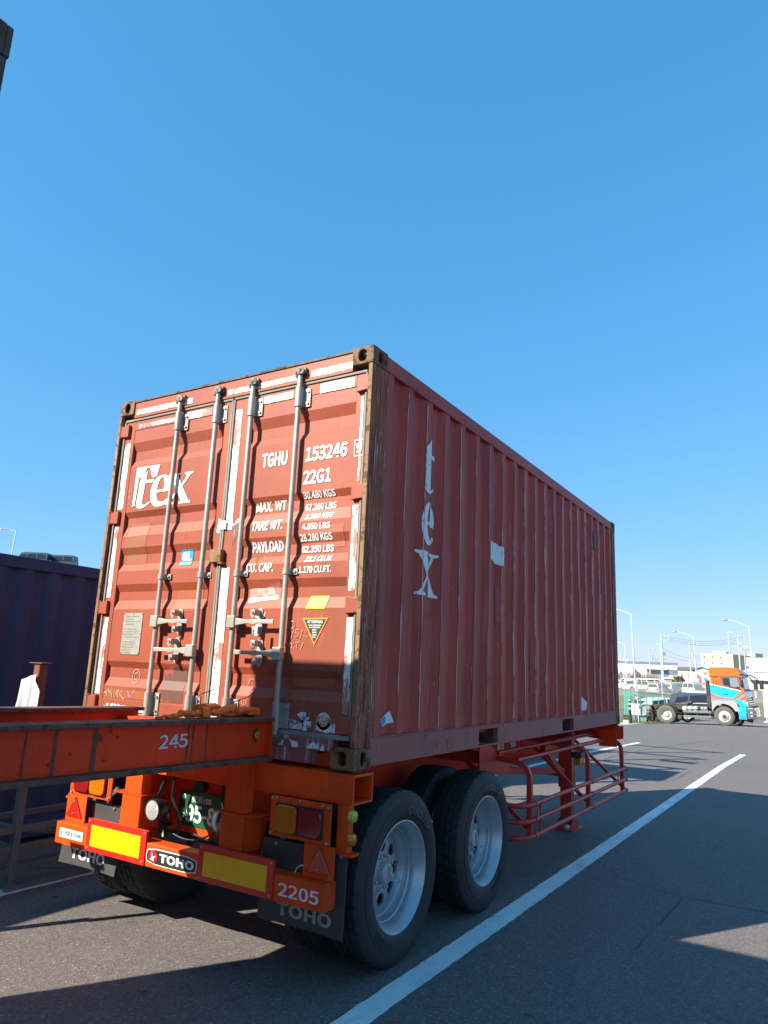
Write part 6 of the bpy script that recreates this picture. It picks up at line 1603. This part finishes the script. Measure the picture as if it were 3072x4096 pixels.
M_sgn = plain("slate_lettering", (.16,.22,.30), .6)
wlay(e, "ASAKI IRON WORKS CO., LTD.", .15, 5.35, 3.75, 4.30, -.02, M_sgn); wlay(e, "鉄工所  一般鋼材加工", 1.3, 5.35, 3.20, 3.55, -.02, M_sgn)
bb(e, "awning", B_wht, .6, 30, -1.5, -.42, 2.75, 2.95)
for k in range(14): bb(e, "window", B_dark, 2.8+k*.45, 3.15+k*.45, -.05, -.002, 1.5, 2.5)
e = bldg("low yellow-brown block wall building below the tallest power pole", -23.2, 146.0, .15, "low_building")
bb(e, "wall", plain("tan_wall", (.46,.36,.22), .8), -2.2, 1.6, 0, 5, 0, 1.85); bb(e, "roof", B_wht, -2.4, 1.8, -.3, 5.2, 1.86, 2.1)
for x in (-1.6, -.2): bb(e, "window", B_dark, x, x+.8, -.03, -.002, .9, 1.5)
e = bldg("small white roof structure beyond the warehouse at the container's edge", -58.0, 249.5, .2, "roof_structure")
bb(e, "wall", B_wht, -3, 4.5, 0, 8, 0, 6.7); bb(e, "tower", B_wht, .2, 1.8, 1, 4, 6.71, 7.9)

# ------------------------------------------------------------------ bare shrubs and a leafy bush
M_twig, M_leaf = plain("bare_twig", (.20,.13,.09), .9), plain("bush_leaf", (.10,.11,.04), .8)
def bare_shrub(label, x, y, h, w, seed):
    r_ = random.Random(seed); e = empty("bare_shrub", (x, y, g(x, y)), label=label, cat="shrub", group="bare winter shrubs before the white warehouse")
    mb = MB()
    for k in range(7): a = r_.uniform(0, 6.3); mb.tube([(0,0,0),(.3*w*math.cos(a),.3*w*math.sin(a),h*.35),(.7*w*math.cos(a),.7*w*math.sin(a),h*r_.uniform(.6,.8))], [.06,.04,.02], 5)
    mb.build("trunk", M_twig, e)
    mb = MB()
    for k in range(170):
        a = r_.uniform(0, 6.3); q = r_.random()**.6*w; z0 = r_.uniform(.15, .6)*h; L = r_.uniform(.25, .5)*h
        p = Vector((q*math.cos(a), q*math.sin(a), z0)); d = Vector((r_.uniform(-.5,.5), r_.uniform(-.5,.5), 1)).normalized()
        if (p+d*L).z > h: L *= .5
        mb.tube([p, p+d*L*.5+Vector((r_.uniform(-.08,.08),0,0)), p+d*L], [.03,.022,.012], 3, False)
    mb.build("crown", M_twig, e)
for i, (x, y, h, w, lab) in enumerate(((-43.0,181,3.7,1.6,"bare brown shrub at the container's edge, leftmost of the row"), (-40.2,181.6,3.6,1.7,"bare brown shrub second from the container's edge"), (-37.4,182.2,3.8,1.7,"bare brown shrub in the middle, left of the grey power pole"), (-34.9,182.7,3.1,1.6,"bare brown shrub rightmost, before the loading bay"))):
    bare_shrub(lab, x, y, h, w, i)
def leafy_bush(name, label, x, y, h, w, seed, n=420, s=.12, z=None):
    r_ = random.Random(seed); e = empty(name, (x, y, g(x, y) if z is None else z), label=label, cat="bush")
    mb = MB()
    for k in range(5): a = r_.uniform(0, 6.3); mb.tube([(0,0,0),(.3*w*math.cos(a),.3*w*math.sin(a),h*.4),(.6*w*math.cos(a),.6*w*math.sin(a),h*.75)], [.05,.03,.015], 5)
    mb.build("trunk", M_twig, e); mb = MB()
    for k in range(n):
        a = r_.uniform(0, 6.3); t = r_.random(); q = w*(r_.random()**.5)*(1-.5*t)
        c = Vector((q*math.cos(a), q*math.sin(a), h*(.12+.88*t))); u = Vector((r_.uniform(-1,1), r_.uniform(-1,1), r_.uniform(-1,1))).normalized(); v = u.orthogonal().normalized()*s*.5; u = u*s
        mb.add([c-u, c+v, c+u, c-v], [(0,1,2,3)])
    mb.build("crown", M_leaf, e)
leafy_bush("leafy_bush", "leafy green bush between the light blue minivan and the dark van", -18.3, 119.5, 2.3, 1.4, 3, 500, .22)
leafy_bush("leafy_bush", "small green weed clump at the fence foot by the bin", -6.75, 41.6, .75, .5, 5, 260, .07)
leafy_bush("leafy_bush", "dry weed clump under the green gate", -7.8, 39.9, .4, .35, 8, 160, .06)
# dry grass tufts on the verge
r_ = random.Random(4); mb = MB()
for k in range(900):
    x = r_.uniform(-8.5, -6.25); y = r_.uniform(39.5, 46); z = g(x, y)+.015; h = r_.uniform(.04, .16); a = r_.uniform(0, 6.3); dx, dy = .02*math.cos(a), .02*math.sin(a)
    mb.add([(x-dx, y-dy, z), (x+dx, y+dy, z), (x+r_.uniform(-.05,.05), y, z+h)], [(0,1,2)])
o = mb.build("grass", M_grass); tag(o, "dry grass tufts along the foot of the green fence", "grass", kind="stuff")

# ------------------------------------------------------------------ viaduct with traffic beyond the navy container
VA = Vector((-93.6, 55.6, 0)); vd = Vector((.5, .866, 0))
e = empty("viaduct", (VA.x, VA.y, 0), math.atan2(vd.y, vd.x), "elevated concrete road seen just above the navy container", "bridge")
bb(e, "deck", M_conc, -90, 12, -6, 6, 12.1, 13.25); bb(e, "parapet", M_conc, -90, 12, -6, -5.75, 13.251, 13.5); bb(e, "parapet", M_conc, -90, 12, 5.75, 6, 13.251, 13.5)
for x in (-75, -35, 5): bb(e, "pier", M_conc, x-1.2, x+1.2, -2, 2, 0, 12.09)
ang = math.atan2(vd.y, vd.x)
for k, (t, lab) in enumerate(((.2, "dark van on the elevated road, left of two"), (3.6, "dark van on the elevated road, right of two"))):
    p = VA+vd*t+Vector((.866,-.5,0))*2.2
    put("distant_van", lab, VAN, p.x-vd.x*2.2, p.y-vd.y*2.2, ang+math.radians(-28), CK, 13.251, "vehicles on the elevated road", "van")
p = Vector((-95.4, 53.6, 13.251)); e = empty("viaduct_lamp", p, ang, "thin lamp post on the elevated road at the left edge", "street lamp")
mb = MB(); mb.tube([(0,0,0),(.12,0,5.1),(.05,.1,5.35),(-1.0,.5,5.4)], [.09,.07,.06,.05], 8); mb.build("pole", M_pole, e, 60)
mb = MB(); mb.box(-1.9, -.9, .3, .7, 5.3, 5.5); mb.build("lamp_head", M_ink, e, bevel=.05)
